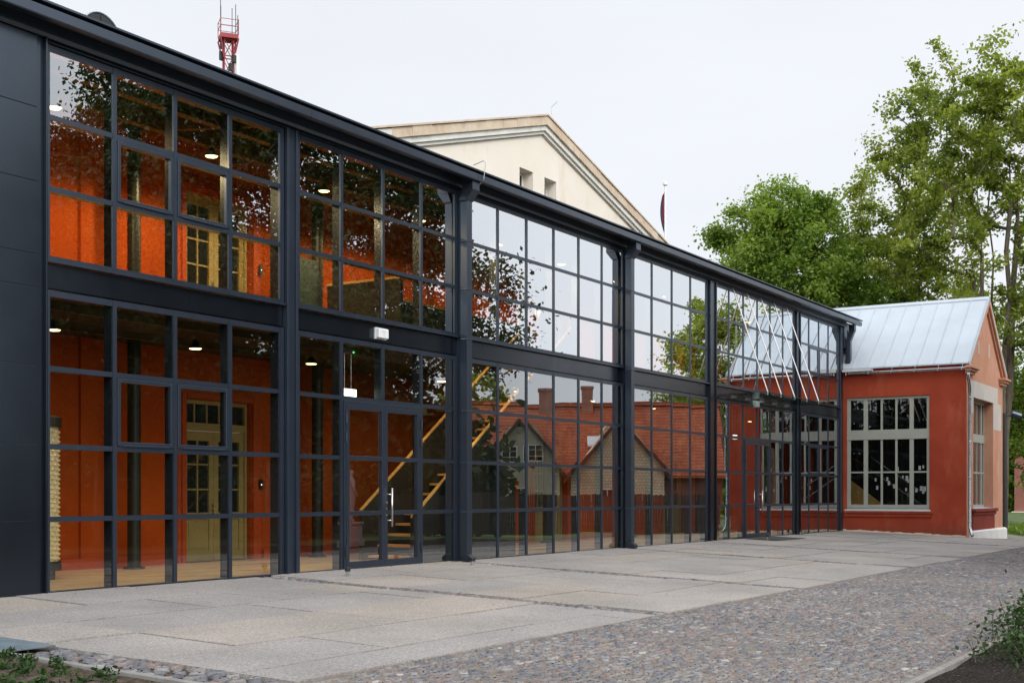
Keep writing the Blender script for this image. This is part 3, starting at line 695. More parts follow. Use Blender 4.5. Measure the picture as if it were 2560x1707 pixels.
# pendant lamps
def pendant(upper):
    L = thing('pendant_lamp', (0, 0, 0), 'x', 'lamp', 'enamel pendant lamps hanging in two rows inside')
    s = MB(); s.lathe(0, 0, [(.03, .16), (.045, .15), (.055, .10), (.135, .02), (.14, .0), (.13, .0), (.05, .08)], 20); s.build('shade', M['lampshade'], L)
    c = MB(); c.tube([(0, 0, .16), (0, 0, .34)], .006, 6); c.lathe(0, 0, [(.05, .34), (.05, .37)], 12); c.build('cord', M['black'], L)
    g = MB(); g.lathe(0, 0, [(.115, .012), (.10, -.008), (.04, -.016)], 20); g.build('glowing_disc', M['bulb'], L)
    l = bpy.data.lights.new('lamp_light', 'SPOT'); l.color = (1, .70, .36); l.energy = 340 if upper else 100; l.shadow_soft_size = .12
    l.spot_size = R(176 if upper else 94); l.spot_blend = .35 if upper else .9
    lo = bpy.data.objects.new('lamp_light', l); COL.objects.link(lo); lo.location = (0, 0, -.16); lo.parent = L
    return L
PL, PU = pendant(0), pendant(1)
lowx = [13.68, 16.8, 20.0, 24.6, 28.6, 32.2, 36.0, 40.0, 44.3]; upx = [13.7, 17.2, 20.4, 23.8, 27.1, 30.3, 33.6, 37.0, 40.5, 44.0]
wl = ['behind the first pane column at far left', 'above the left olive door', 'left of the lit hanging sign', 'above the oak stair treads', 'at the stair top',
      'before the brick house reflection', 'beside the fourth steel column', 'behind the canopy entrance', 'near the red annexe wall', 'nearest the red annexe wall']
dim_light = [c for c in PU.children if c.type == 'LIGHT'][0].data.copy(); dim_light.energy = 150
for xs_, proto, z, nm in ((lowx, PL, 4.05, 'ground floor'), (upx, PU, 7.64, 'upper floor')):
    upper_ = proto is PU
    for i, x in enumerate(xs_):
        o = proto if i == 0 else copy_tree(proto)
        if upper_ and x > 25:
            for ch in o.children:
                if ch.type == 'LIGHT': ch.data = dim_light
        o.location = (23.35, 1.2, 3.9) if x == 24.6 else (26.6, 1.2, 3.9) if x == 28.6 else (x, 2.1, z); o['label'] = f'lit {nm} pendant lamp {wl[i]}'

# lit emergency sign hung inside the entrance, and the bulkhead lights on the band
S = thing('hanging_sign', (19.28, .55, 3.1), 'lit white box sign hanging on two rods above the entrance door', 'sign')
b = MB(); b.box(19.08, 19.46, .5, .62, 3.25, 3.43); b.build('housing', M['steel'], S)
b = MB(); b.box(19.09, 19.45, .488, .499, 3.26, 3.42); b.build('lit_face', M['signlit'], S)
b = MB(); b.tube([(19.17, .56, 3.43), (19.17, .56, 4.1)], .005, 6); b.tube([(19.37, .56, 3.43), (19.37, .56, 4.1)], .005, 6); b.box(19.08, 19.46, .5, .62, 4.1, 4.2); b.build('rod', M['steel'], S)
b = MB(); b.box(19.36, 19.385, .49, .499, 4.12, 4.145); b.build('indicator', M['greenled'], S)
def bulk(x, z, lab):
    B = thing('wall_light', (x, -.03, z), lab, 'light', 'bulkhead lights on the dark band')
    b = MB(); b.box(x - .17, x + .17, -.05, -.013, z - .11, z + .11); b.build('back_plate', M['bbq'], B)
    b = MB(); b.box(x - .15, x + .15, -.13, -.051, z - .095, z + .095); b.build('cover', M['antenna'], B, bev=.02)
    b = MB(); b.box(x - .02, x + .02, -.136, -.131, z - .04, z + .05); b.box(x - .05, x + .05, -.137, -.131, z + .03, z + .055); b.build('reflector', M['bbq'], B)
bulk(19.52, 4.47, 'white box wall light above the left glass entrance door')
bulk(39.2, 4.30, 'white box wall light under the glass canopy')
S2 = thing('lit_sign', (38.4, .5, 3.0), 'lit white sign glowing behind glass beside the canopy entrance', 'sign')
b = MB(); b.box(38.6, 39.0, .5, .58, 3.16, 3.32); b.build('housing', M['steel'], S2)
b = MB(); b.box(38.61, 38.99, .488, .499, 3.17, 3.31); b.build('lit_face', M['signlit'], S2)
b = MB(); b.tube([(38.7, .54, 3.32), (38.7, .54, 4.2)], .005, 6); b.tube([(38.9, .54, 3.32), (38.9, .54, 4.2)], .005, 6); b.build('rod', M['steel'], S2)

# glass canopy
CA = thing('glass_canopy', (39.4, 0, 4.5), 'frameless glass canopy held by five slanting steel rods over the entrance', 'canopy')
RX = [37.07, 38.25, 39.47, 40.66, 41.85]
g = MB()
for a, b in zip([36.5] + [(p + q) / 2 for p, q in zip(RX, RX[1:])], [(p + q) / 2 for p, q in zip(RX, RX[1:])] + [42.4]): g.box(a + .004, b - .004, -1.42, -.09, 4.44, 4.462)
g.build('glass_slab', M['glassC'], CA)
for x in RX:
    t = MB(); t.tube([(x, -.12, 7.75), (x, -1.24, 4.53)], .019, 8); t.tube([(x, -1.24, 4.41), (x, -1.24, 4.53)], .03, 10); t.lathe(x, -1.24, [(.045, 4.464), (.045, 4.48)], 12); t.build('tie_rod', M['steel'], CA)
    t = MB(); t.box(x - .09, x + .09, -.10, -.02, 4.36, 4.375); t.box(x - .09, x - .075, -.22, -.1, 4.36, 4.43); t.box(x + .075, x + .09, -.22, -.1, 4.36, 4.43); t.build('bracket', M['steel'], CA)

# roof vent
V_ = thing('roof_vent', (13.7, 1, 8.3), 'round dark ventilator hood on the black roof', 'roof vent')
b = MB(); pts = [(13.7 + .385 * math.cos(t), 8.57 + .385 * math.sin(t)) for t in np.linspace(-.5, math.pi + .5, 24)]
b.prism([(x, 1.0, z) for x, z in pts], (0, .5, 0)); b.build('hood', M['frame'], V_)
b = MB(); pts2 = [(13.7 + .36 * math.cos(t), 8.57 + .36 * math.sin(t)) for t in np.linspace(-.5, math.pi + .5, 24)]
b.prism([(x, .985, z) for x, z in pts2], (0, .01, 0)); b.box(13.69, 13.71, .975, .984, 8.4, 8.92); b.build('grille', M['black'], V_)
b = MB(); b.tube([(x, .99, z) for x, z in pts], .018, 6); b.build('rim', M['galv'], V_)
# lightning cable over the gutter
b = MB(); b.tube([(22.35, -.3, 8.28), (22.35, -.56, 8.34), (22.35, -.6, 8.30), (22.35, -.56, 7.95), (22.35, -.4, 7.80)], .008, 6)
tag(b.build('lightning_cable', M['galv']), 'thin bent lightning cable looped over the gutter above a downpipe', 'cable')

# beaded column and cabinet inside
BC = thing('beaded_column', (13.72, 2.5, 0), 'ivory column of beads on a dark base behind the leftmost glass', 'column')
b = MB(); cx_, cy_ = 13.86, 2.5
for r in range(28):
    for a in range(13):
        t = 2 * math.pi * (a + .5 * (r % 2)) / 13; z = .34 + r * .077
        v = []; o_ = Vector((math.cos(t), math.sin(t), 0)); s_ = Vector((-math.sin(t), math.cos(t), 0)); c = Vector((cx_, cy_, z)) + o_ * .185
        v = [c + s_ * .047, c + Vector((0, 0, .04)), c - s_ * .047, c - Vector((0, 0, .04)), c + o_ * .04]
        b.add([tuple(q) for q in v], [(0, 1, 4), (1, 2, 4), (2, 3, 4), (3, 0, 4)])
b.tube([(cx_, cy_, .3), (cx_, cy_, 2.5)], .186, 20)
b.build('shaft', M['gold'], BC)
b = MB(); b.lathe(cx_, cy_, [(.14, 0), (.14, .14), (.24, .15), (.24, .3)], 20); b.build('base', M['dark'], BC)
b = MB(); b.lathe(cx_, cy_, [(.24, 2.5), (.24, 2.66), (.12, 2.7)], 20); b.build('cap', M['dark'], BC)
CB = thing('cabinet', (20.75, 3.2, 4.66), 'tall dark teal cabinet standing upstairs beside a round column', 'cabinet')
b = MB(); b.box(20.35, 21.2, 3.0, 3.4, 4.66, 6.42); b.build('body', M['teal'], CB)
b = MB(); b.box(20.37, 20.77, 2.975, 2.999, 4.7, 6.4); b.box(20.78, 21.18, 2.975, 2.999, 4.7, 6.4); b.build('door', M['teal'], CB)

# ------------------------------------------------------------------ red annexe
AX, AY0, AX1 = 48.3, -4.62, 54.85
RA = thing('red_annexe', (51.5, -2, 0), 'small red plastered building with pink gable and pale metal roof', 'building')
a = MB(); holes(a, 'x', AX, AY0, 8, -.4, 6.16, [(-3.3, -.2, .8, 5.07)], .14)
a.build('side_wall', M['red'], RA)
ip = MB(); ip.box(AX - .03, AX - .001, AY0 + .0, -.12, -.3, .5) if False else None
a = MB(); holes(a, 'y', AY0, AX, AX1, -.5, 6.05, [(49.45, 53.0, .86, 5.0)], .42)
RG = 51.575
a.prism([(AX, AY0, 6.05), (AX1, AY0, 6.05), (RG, AY0, 8.85)], (0, .3, 0))
G_ = a.build('gable_wall', M['pink'], RA)
a = MB(); a.quad((AX1, AY0, -.6), (AX1, 8, -.6), (AX1, 8, 6.05), (AX1, AY0, 6.05)); a.quad((AX, 8, -.4), (AX1, 8, -.4), (AX1, 8, 6), (AX, 8, 6)); a.prism([(AX, 7.9, 6.0), (AX1, 7.9, 6.0), (RG, 7.9, 8.8)], (0, .1, 0)); a.build('rear_wall', M['pink'], RA)
# grey repair plaster round the window, red apron, plinth
a = MB(); a.box(49.0, 53.9, AY0 - .006, AY0 - .001, 5.001, 5.62); a.box(53.001, 54.5, AY0 - .006, AY0 - .001, 3.95, 5.001); a.box(49.0, 49.449, AY0 - .006, AY0 - .001, 4.4, 5.001); a.build('repair_plaster', M['grey_plaster'], RA)
a = MB(); a.box(49.2, 53.05, AY0 - .05, AY0 - .002, .02, .62); a.build('apron', M['darkred'], RA)
a = MB(); a.box(49.1, 53.25, AY0 - .16, AY0 - .003, .74, .86); a.box(49.18, 53.15, AY0 - .10, AY0 - .003, .621, .739); a.build('window_ledge', M['darkred'], RA, bev=.02)
a = MB(); a.box(48.75, 55.05, AY0 - .14, AY0 - .001, -.6, .0); a.prism([(48.75, AY0 - .14, .001), (48.75, AY0 - .06, .06), (48.75, AY0 - .002, .06), (48.75, AY0 - .002, .001)], (6.3, 0, 0)); a.box(AX1 + .001, 55.05, AY0 + .0, 8, -.6, .0); a.build('plinth', M['white'], RA)
# rough mortar foot
a = MB()
for i in range(30):
    y = AY0 + .02 + i * .152; h = random.uniform(.01, .05); zg = float(gz(48, y)); d = random.uniform(.03, .07)
    a.prism([(AX - d, y, zg - .02), (AX - .001, y, zg - .02), (AX - .001, y, zg + h + .04), (AX - d * .6, y, zg + h)], (0, .156, 0))
a.build('mortar_foot', M['rawbrick'], RA)
# cornices
for s, xa, xb in ((1, AX - .26, AX + .95), (-1, AX1 - .75, AX1 + .26)):
    a = MB(); a.box(xa + .05, xb - .05, AY0 - .12, AY0 - .002, 5.78, 5.88); a.box(xa, xb, AY0 - .2, AY0 - .002, 5.881, 5.97); a.box(xa - .05, xb + .03, AY0 - .28, AY0 - .002, 5.971, 6.06); a.build('cornice_return', M['pink'], RA, bev=.015)
a = MB()
for x0_, d in ((AX - .18, 1), (AX1 + .18, -1)):
    L_ = [(x0_, 6.05), (RG, 8.86)]
    for o_, pr in ((-.02, .16), (-.17, .08)):
        a.prism([(L_[0][0] + d * .05, AY0 - .003, L_[0][1] + o_), (L_[1][0], AY0 - .003, L_[1][1] + o_), (L_[1][0], AY0 - .003, L_[1][1] + o_ - .15), (L_[0][0] + d * .22, AY0 - .003, L_[0][1] + o_ - .15 + .14)], (0, -pr, 0))
a.build('raking_cornice', M['pink'], RA)
for x, z in ((50.35, 7.0), (52.2, 7.0)):
    a = MB(); pts = [(x + .10 * math.cos(t), z + .15 + .10 * math.sin(t)) for t in np.linspace(0, math.pi, 10)] + [(x + .10 * math.cos(t), z - .22 + .10 * math.sin(t)) for t in np.linspace(math.pi, 2 * math.pi, 10)]
    a.prism([(p_[0], AY0 - .003, p_[1]) for p_ in pts], (0, -.006, 0)); a.build('attic_niche', M['grey_plaster'], RA)
# windows of the annexe
def annex_window():
    f = MB(); x0, x1 = AX + .07, AX + .135
    ys = [-.205, -.34, -.84, -1.0, -1.48, -1.56, -2.03, -2.11, -2.56, -2.71, -3.19, -3.295]
    for a_, b_ in zip(ys[::2], ys[1::2]):
        th = 0 if b_ - a_ < -.1 else .012
        f.box(x0 + th, x1 - .002, b_, a_, .90, 5.05)
    for z0, z1, e in ((.87, 1.01, -.004), (3.46, 3.83, -.02), (4.97, 5.068, -.006), (2.2, 2.26, .008)): f.box(x0 + e, x1, -3.298, -.202, z0, z1)
    W = f.build('window', M['winframe'], RA, bev=.004)
    g = MB(); yy = [-.3, -.92, -1.52, -2.07, -2.63, -3.2]
    for a_, b_ in zip(yy, yy[1:]):
        for z0, z1 in ((1.0, 2.23), (2.23, 3.47), (3.82, 4.98)):
            t = random.gauss(0, .0015); g.quad((x0 + .03 + t, a_, z0), (x0 + .03 - t, b_, z0), (x0 + .03 - t, b_, z1), (x0 + .03 + t, a_, z1))
    g.build('glass', M['glassW'], W)
    s = MB(); s.prism([(AX - .10, -3.36, .795), (AX + .13, -3.36, .865), (AX + .13, -3.36, .85), (AX - .10, -3.36, .77)], (0, 3.22, 0)); s.build('sill', M['sheet'], W)
    t = MB(); t.box(AX - .09, AX - .001, -3.44, -.1, .68, .765); t.box(AX - .05, AX - .001, -3.38, -.1, .55, .679); t.build('sill_moulding', M['red'], W, bev=.012)
annex_window()
def gable_window():
    f = MB(); y0, y1 = AY0 + .34, AY0 + .41
    xs_ = [49.46, 49.56, 50.2, 50.34, 51.0, 51.08, 51.72, 51.80, 52.4, 52.54, 52.9, 52.99]
    for a_, b_ in zip(xs_[::2], xs_[1::2]): f.box(a_, b_, y0 + (.0 if b_ - a_ > .085 else .012), y1 - .002, .95, 4.99)
    for z0, z1, e in ((.88, 1.0, -.004), (3.4, 3.72, -.02), (4.9, 4.995, -.006), (2.2, 2.26, .008)): f.box(49.455, 52.995, y0 + e, y1, z0, z1)
    W = f.build('window', M['winframe'], RA)
    g = MB()
    for z0, z1 in ((.98, 3.42), (3.7, 4.92)): g.quad((49.5, y0 + .03, z0), (52.95, y0 + .03, z0), (52.95, y0 + .03, z1), (49.5, y0 + .03, z1))
    g.build('glass', M['glassW'], W)
    s = MB(); s.prism([(49.46, AY0 - .02, .865), (49.46, AY0 + .4, .90), (49.46, AY0 + .4, .88), (49.46, AY0 - .02, .862)], (3.53, 0, 0)); s.build('sill', M['sheet'], W)
gable_window()
# roof
r_ = MB(); E0, E1 = AX - .09, AX1 + .2; zE, zR = 6.19, 8.97; yA, yB = AY0 - .12, 8.1; tk = .05
r_.prism([(E0, yA, zE), (RG, yA, zR), (RG, yA, zR - tk * 1.3), (E0, yA, zE - tk)], (0, yB - yA, 0))
r_.prism([(RG, yA, zR), (E1, yA, zE), (E1, yA, zE - tk), (RG, yA, zR - tk * 1.3)], (0, yB - yA, 0))
n = Vector((-(zR - zE), 0, RG - E0)).normalized()
for i in range(21):
    y = yA + .015 + i * .61
    for e in (E0, E1):
        q = Vector((n.x if e == E0 else -n.x, 0, n.z)) * .03
        r_.prism([(e, y, zE), (RG, y, zR), (RG + q.x, y, zR + q.z), (e + q.x, y, zE + q.z)], (0, .018, 0))
RO = r_.build('roof', M['seam'], RA)
r_ = MB(); r_.prism([(RG - .14, yA - .02, zR - .10), (RG - .14, yA - .02, zR - .07), (RG, yA - .02, zR + .045), (RG + .14, yA - .02, zR - .07), (RG + .14, yA - .02, zR - .10)], (0, yB - yA, 0)); r_.build('ridge_cap', M['seam'], RO)
r_ = MB()
for e in (E0, E1): r_.prism([(e, yA - .03, zE - .10), (RG, yA - .03, zR - .10), (RG, yA - .03, zR + .03), (e, yA - .03, zE + .03)], (0, .025, 0))
r_.build('verge_flashing', M['seam'], RO)
g = MB()
yg = [(AX - .17 + .075 * math.cos(t), 6.0 + .075 * math.sin(t)) for t in np.linspace(math.pi, 2 * math.pi, 10)]
g.prism([(x, AY0 - .2, z) for x, z in yg] + [(AX - .10, AY0 - .2, 6.015), (AX - .24, AY0 - .2, 6.015)], (0, 4.5, 0))
for i in range(6): y = AY0 + .1 + i * .85; g.box(AX - .25, AX - .07, y, y + .025, 5.915, 6.03); g.box(AX - .10, AX - .07, y, y + .025, 6.03, 6.15)
g.build('gutter', M['galv'], RA)
g = MB(); g.box(AX - .34, AX - .08, -1.25, -.14, 6.035, 6.11); g.build('valley_flashing', M['sheet'], RA)
d = MB(); px, py = AX - .12, AY0 - .12
d.tube([(AX - .17, AY0 - .1, 5.94), (AX - .17, AY0 - .1, 5.72), (AX - .14, AY0 - .12, 5.5), (px + .12, py, 5.25), (px + .14, py, 5.0), (px + .14, py, .2), (px + .1, py - .05, .02), (px - .02, py - .12, -.1)], .055, 12)
for z in (4.9, 3.3, 2.0, 1.0, .4): d.lathe(px + .14, py, [(.062, z), (.062, z + .04)], 12)
d.lathe(AX - .17, AY0 - .1, [(.06, 5.8), (.10, 5.95)], 12)
d.build('downpipe', M['galv'], RA, smooth=True)
# room inside: floor, back and the side of a stair
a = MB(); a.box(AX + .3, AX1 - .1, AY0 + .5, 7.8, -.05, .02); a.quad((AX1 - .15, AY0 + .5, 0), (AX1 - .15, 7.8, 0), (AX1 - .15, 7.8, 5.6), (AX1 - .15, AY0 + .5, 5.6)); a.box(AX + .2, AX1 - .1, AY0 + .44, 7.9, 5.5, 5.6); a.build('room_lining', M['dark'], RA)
a = MB(); a.prism([(50.6, 1.2, .03), (50.6, -2.2, .03), (50.6, 1.2, 2.6)], (.1, 0, 0)); a.build('stair_side', M['wood'], RA)
a = MB()
for k_ in range(2): a.prism([(50.4, -2.6, .9 + k_ * .5), (50.4, .6, 3.1 + k_ * .5), (50.4, .6, 3.16 + k_ * .5), (50.4, -2.6, .96 + k_ * .5)], (.05, 0, 0))
a.build('stair_rail', M['galv'], RA)
# paper notes stuck inside the annexe window
note = None; nr = random.Random(3)
for y, z in [(-1.28, 1.95), (-1.34, 1.65), (-1.72, 1.98), (-1.78, 1.82), (-1.98, 1.7), (-2.08, 2.02), (-2.3, 2.05), (-2.45, 2.0), (-2.5, 1.9), (-2.42, 1.58), (-2.66, 1.5), (-2.8, 1.55), (-2.98, 1.62), (-3.05, 1.5), (-2.92, 2.38), (-3.05, 2.42), (-2.1, 2.35), (-3.1, 1.6)]:
    if note is None:
        b = MB(); b.box(-.002, .002, -.045, .045, -.08, .08); note = b.build('paper_note', M['paper']); o = note
    else: o = note.copy(); COL.objects.link(o)
    tag(o, 'small white paper slip stuck inside the tall window of red annexe', 'paper note', 'paper slips stuck in the annexe window')
    o.location = (AX + .128, y, z); s_ = nr.uniform(.6, 1.2); o.scale = (1, s_, s_)

# ------------------------------------------------------------------ pale gable building behind
GH = thing('gable_building', (33.3, 8, 0), 'large pale cream building with wide gable behind the glass building', 'building')
AP, AZ, S1 = 33.3, 12.75, .288
GX0, GX1, GY = 21.6, 45.0, 4.5
zl = AZ - S1 * (AP - GX0)
a = MB(); W2 = [(32.05, 32.82, 9.5, 11.0), (33.5, 34.22, 9.5, 11.0)]
us = [GX0, 32.05, 32.82, AP, 33.5, 34.22, GX1]
def top(x): return AZ - S1 * abs(x - AP) - .05
for u0, u1 in zip(us, us[1:]):
    hole = [h for h in W2 if h[0] == u0]
    if hole:
        h = hole[0]; a.quad((u0, GY, 0), (u1, GY, 0), (u1, GY, h[2]), (u0, GY, h[2])); a.quad((u0, GY, h[3]), (u1, GY, h[3]), (u1, GY, top(u1)), (u0, GY, top(u0)))
        for q in ((u0, h[2], u1, h[2]), (u1, h[2], u1, h[3]), (u1, h[3], u0, h[3]), (u0, h[3], u0, h[2])): a.quad((q[0], GY, q[1]), (q[2], GY, q[3]), (q[2], GY + .42, q[3]), (q[0], GY + .42, q[1]))
    else: a.quad((u0, GY, 0), (u1, GY, 0), (u1, GY, top(u1)), (u0, GY, top(u0)))
a.quad((GX0, GY, 0), (GX0, 24, 0), (GX0, 24, zl), (GX0, GY, zl)); a.quad((GX1, GY, 0), (GX1, 24, 0), (GX1, 24, zl), (GX1, GY, zl))
a.quad((GX0, 24, 0), (GX1, 24, 0), (GX1, 24, zl), (AP, 24, AZ), (GX0, 24, zl))
a.build('wall', M['cream'], GH)
for nm, o1, o2, pr, mt in (('brick_verge', 0.02, -.24, .22, 'rawbrick'), ('cornice_band', -.241, -.40, .15, 'mould'), ('lower_cornice', -.401, -.50, .08, 'mould'), ('thin_brick_line', -.501, -.53, .03, 'rawbrick')):
    a = MB()
    for d, xe in ((-1, GX0 - .3), (1, GX1 + .3)):
        ze = AZ - S1 * abs(xe - AP)
        nseg = 14
        for i in range(nseg):
            xa, xb = AP + (xe - AP) * i / nseg, AP + (xe - AP) * (i + 1) / nseg
            za, zb = AZ - S1 * abs(xa - AP), AZ - S1 * abs(xb - AP)
            j = random.uniform(-.012, .012) if 'brick' in nm else 0
            p_ = pr + j
            if nm == 'brick_verge' and d < 0 and i > 8: continue
            a.prism([(xa, GY - .001, za + o1 + j), (xb, GY - .001, zb + o1 + j), (xb, GY - .001, zb + o2), (xa, GY - .001, za + o2)], (0, -p_, 0))
    a.build(nm, M[mt], GH)
a = MB()
xe = GX0 - .3; xs0 = AP + (xe - AP) * 9 / 14
a.prism([(xs0, GY - .001, AZ - S1 * (AP - xs0) + .0), (xe, GY - .001, AZ - S1 * (AP - xe)), (xe, GY - .001, AZ - S1 * (AP - xe) - .24), (xs0, GY - .001, AZ - S1 * (AP - xs0) - .24)], (0, -.21, 0))
a.build('plastered_verge', M['mould'], GH)
a = MB()
for d, xe in ((-1, GX0 - .4), (1, GX1 + .4)):
    ze = AZ - S1 * abs(xe - AP); y = GY - .26
    a.prism([(AP, y, AZ + .03), (xe, y, ze + .03), (xe, y, ze + .08), (AP, y, AZ + .08)], (0, 20, 0))
GR = a.build('roof', M['rawbrick'], GH)
a = MB(); a.tube([(AP + .1, GY - .3, AZ + .08), (AP + .1, GY - .3, AZ + .3), (AP + .45, GY - .3, AZ + .55)], .012, 6); a.build('lightning_rod', M['galv'], GR)
for h in W2:
    f = MB(); y = GY + .34; x0, x1, z0, z1 = h
    f.box(x0 + .003, x0 + .07, y, y + .07, z0, z1 - .004); f.box(x1 - .07, x1 - .003, y, y + .07, z0, z1 - .004); f.box(x0 + .07, x1 - .07, y, y + .07, z1 - .08, z1 - .004); f.box((x0 + x1) / 2 - .03, (x0 + x1) / 2 + .03, y - .005, y + .07, z0, z1 - .08); f.box(x0 + .07, x1 - .07, y + .003, y + .06, 10.35, 10.4)
    W = f.build('window', M['mould'], GH)
    g = MB(); g.quad((x0 + .05, y + .03, z0), (x1 - .05, y + .03, z0), (x1 - .05, y + .03, z1 - .05), (x0 + .05, y + .03, z1 - .05)); g.build('glass', M['carglass'], W)

# ------------------------------------------------------------------ bollards, mat, street lamp, flag, tower
bp = None
for (x, y), lab in zip([(17.36, -.99), (21.29, -.98), (38.1, -.85), (42.91, -.25)], ['left of the first glass door', 'beside the first downpipe outlet', 'on the mat at the canopy entrance', 'at the last dark column']):
    if bp is None:
        bp = thing('door_stop', (0, 0, 0), 'x', 'door stop', 'short steel door stops on the paving')
        b = MB(); b.lathe(0, 0, [(.032, -.05), (.032, .09)], 14); b.build('post', M['steel'], bp)
        b = MB(); b.lathe(0, 0, [(.045, .091), (.05, .10), (.05, .15), (.042, .16)], 14); b.build('rubber_cap', M['black'], bp); o = bp
    else: o = copy_tree(bp)
    o.location = (x, y, float(gz(x, y)) + .012); o['label'] = f'short steel door stop with black cap {lab}'
b = MB(); za, zb = float(gz(39, -.2)) + .022, float(gz(39, -1.35)) + .022
b.prism([(37.9, -1.35, zb), (40.2, -1.35, zb), (40.2, -.2, za), (37.9, -.2, za)], (0, 0, .012)); tag(b.build('door_mat', M['rubber']), 'dark grey entrance mat lying before the canopy door', 'mat')

LP = thing('street_lamp', (63.2, -3.1, -.4), 'slim black street lamp post beyond the pink gable corner', 'street lamp')
b = MB(); b.tube([(63.2, -3.1, -.6), (63.2, -3.1, 2.0), (63.2, -3.1, 5.2)], [.15, .14, .10], 12); b.build('post', M['black'], LP)
b = MB(); b.tube([(63.2, -3.1, 5.05), (63.45, -3.5, 5.15)], .045, 8); b.build('arm', M['black'], LP)
b = MB(); b.tube([(63.3, -3.4, 5.2), (63.5, -3.75, 5.05)], [.16, .2], 12); b.build('lamp_head', M['frame'], LP)

FP = thing('flag_pole', (96.9, 30, 0), 'white pole with drooping maroon and navy flag beyond the pale gable', 'flag')
b = MB(); b.tube([(96.9, 30, 0), (96.9, 30, 26.9)], [.16, .08], 10); b.build('pole', M['antenna'], FP)
b = MB(); b.lathe(96.9, 30, [(.05, 26.9), (.2, 27.0), (.2, 27.2), (.05, 27.3)], 12); b.build('finial', M['antenna'], FP)
def flagband(u0, u1):
    mb = MB(); NU, NZ = 6, 16; V = []
    for i in range(NZ + 1):
        for j in range(NU + 1):
            u = u0 + (u1 - u0) * j / NU; t = i / NZ; wdt = .36 * (.25 + .9 * math.sin(math.pi * min(1, t * 1.2 + .12)) ** .8)
            fold = .06 * math.sin(u * 14 + t * 2)
            d = u * wdt
            V.append((96.9 - .527 * d + fold * .85, 30 + .85 * d + fold * .5, 26.5 - 4.2 * t - .35 * u))
    F = [(i * (NU + 1) + j, i * (NU + 1) + j + 1, (i + 1) * (NU + 1) + j + 1, (i + 1) * (NU + 1) + j) for i in range(NZ) for j in range(NU)]
    return mb.add(V, F)
Fl = flagband(0.05, .5).build('flag', M['flagred'], FP, smooth=True); flagband(.5, 1.0).build('dark_band', M['flagdark'], Fl, smooth=True)

TW = thing('lattice_tower', (77, 60, 0), 'red and white lattice radio tower with antennas behind the roof', 'tower')
tx, ty = 77.0, 60.0; ax = Vector((.8, -.6, 0)); bx = Vector((.6, .8, 0))
def tp(a_, b_, z): return Vector((tx, ty, z)) + ax * a_ + bx * b_
b = MB(); hw = lambda z: .37 + max(0, (34 - z)) * .05
lv_ = [0, 5, 10, 15, 19, 22.5, 25.5, 28, 30.2, 32.2, 34, 35.6, 37.2, 38.6]
for z0, z1 in zip(lv_, lv_[1:]):
    w0, w1 = hw(z0), hw(z1)
    c0 = [(-w0, -w0), (w0, -w0), (w0, w0), (-w0, w0)]; c1 = [(-w1, -w1), (w1, -w1), (w1, w1), (-w1, w1)]
    for i in range(4):
        j = (i + 1) % 4
        b.tube([tp(*c0[i], z0), tp(*c1[i], z1)], .055, 6); b.tube([tp(*c0[i], z0), tp(*c1[j], z1)], .032, 5); b.tube([tp(*c0[j], z0), tp(*c1[i], z1)], .032, 5); b.tube([tp(*c1[i], z1), tp(*c1[j], z1)], .05, 5)
b.build('lattice', M['towerred'], TW)
b = MB(); z = 38.6; pw = .72; C4 = [(-pw, -pw), (pw, -pw), (pw, pw), (-pw, pw)]
b.prism([tp(*c, z) for c in C4], (0, 0, .35))
for c in C4: b.tube([tp(c[0] * .55, c[1] * .55, 37.0), tp(*c, z)], .07, 6)
P_ = b.build('platform', M['towerred'], TW)
b = MB()
for i in range(4):
    j = (i + 1) % 4; b.tube([tp(*C4[i], z + .3), tp(*C4[i], z + 1.55)], .032, 6)
    for h in (.95, 1.5): b.tube([tp(*C4[i], z + h), tp(*C4[j], z + h)], .026, 5)
b.build('railing', M['towerred'], P_)
for i, (a_, b_, h) in enumerate(((-.7, -.5, 4.8), (-.5, .65, 3.0), (.68, .5, 3.2), (.2, -.68, 2.4), (.66, -.66, 1.9))):
    q = MB(); q.tube([tp(a_, b_, z + .3), tp(a_, b_, z + h)], .03, 5); q.build('whip_antenna', M['black'], TW)
for i, (a_, b_, z_, h, mt) in enumerate(((.62, -.5, 35.0, 2.4, 'antenna'), (.68, .45, 34.6, 2.2, 'antenna'), (-.4, -.65, 34.2, 1.4, 'antenna'), (.35, -.66, 36.6, .6, 'black'), (.1, -.64, 35.9, .6, 'black'), (-.6, -.3, 36.8, .7, 'black'), (-.2, -.62, 34.8, .6, 'black'), (-.62, .1, 35.6, .5, 'black'), (-.55, -.4, 37.7, .5, 'black'))):
    q = MB(); p0 = tp(a_, b_, z_); q.box(p0.x - .15, p0.x + .15, p0.y - .12, p0.y + .12, z_, z_ + h); q.build('panel_antenna', M[mt], TW)

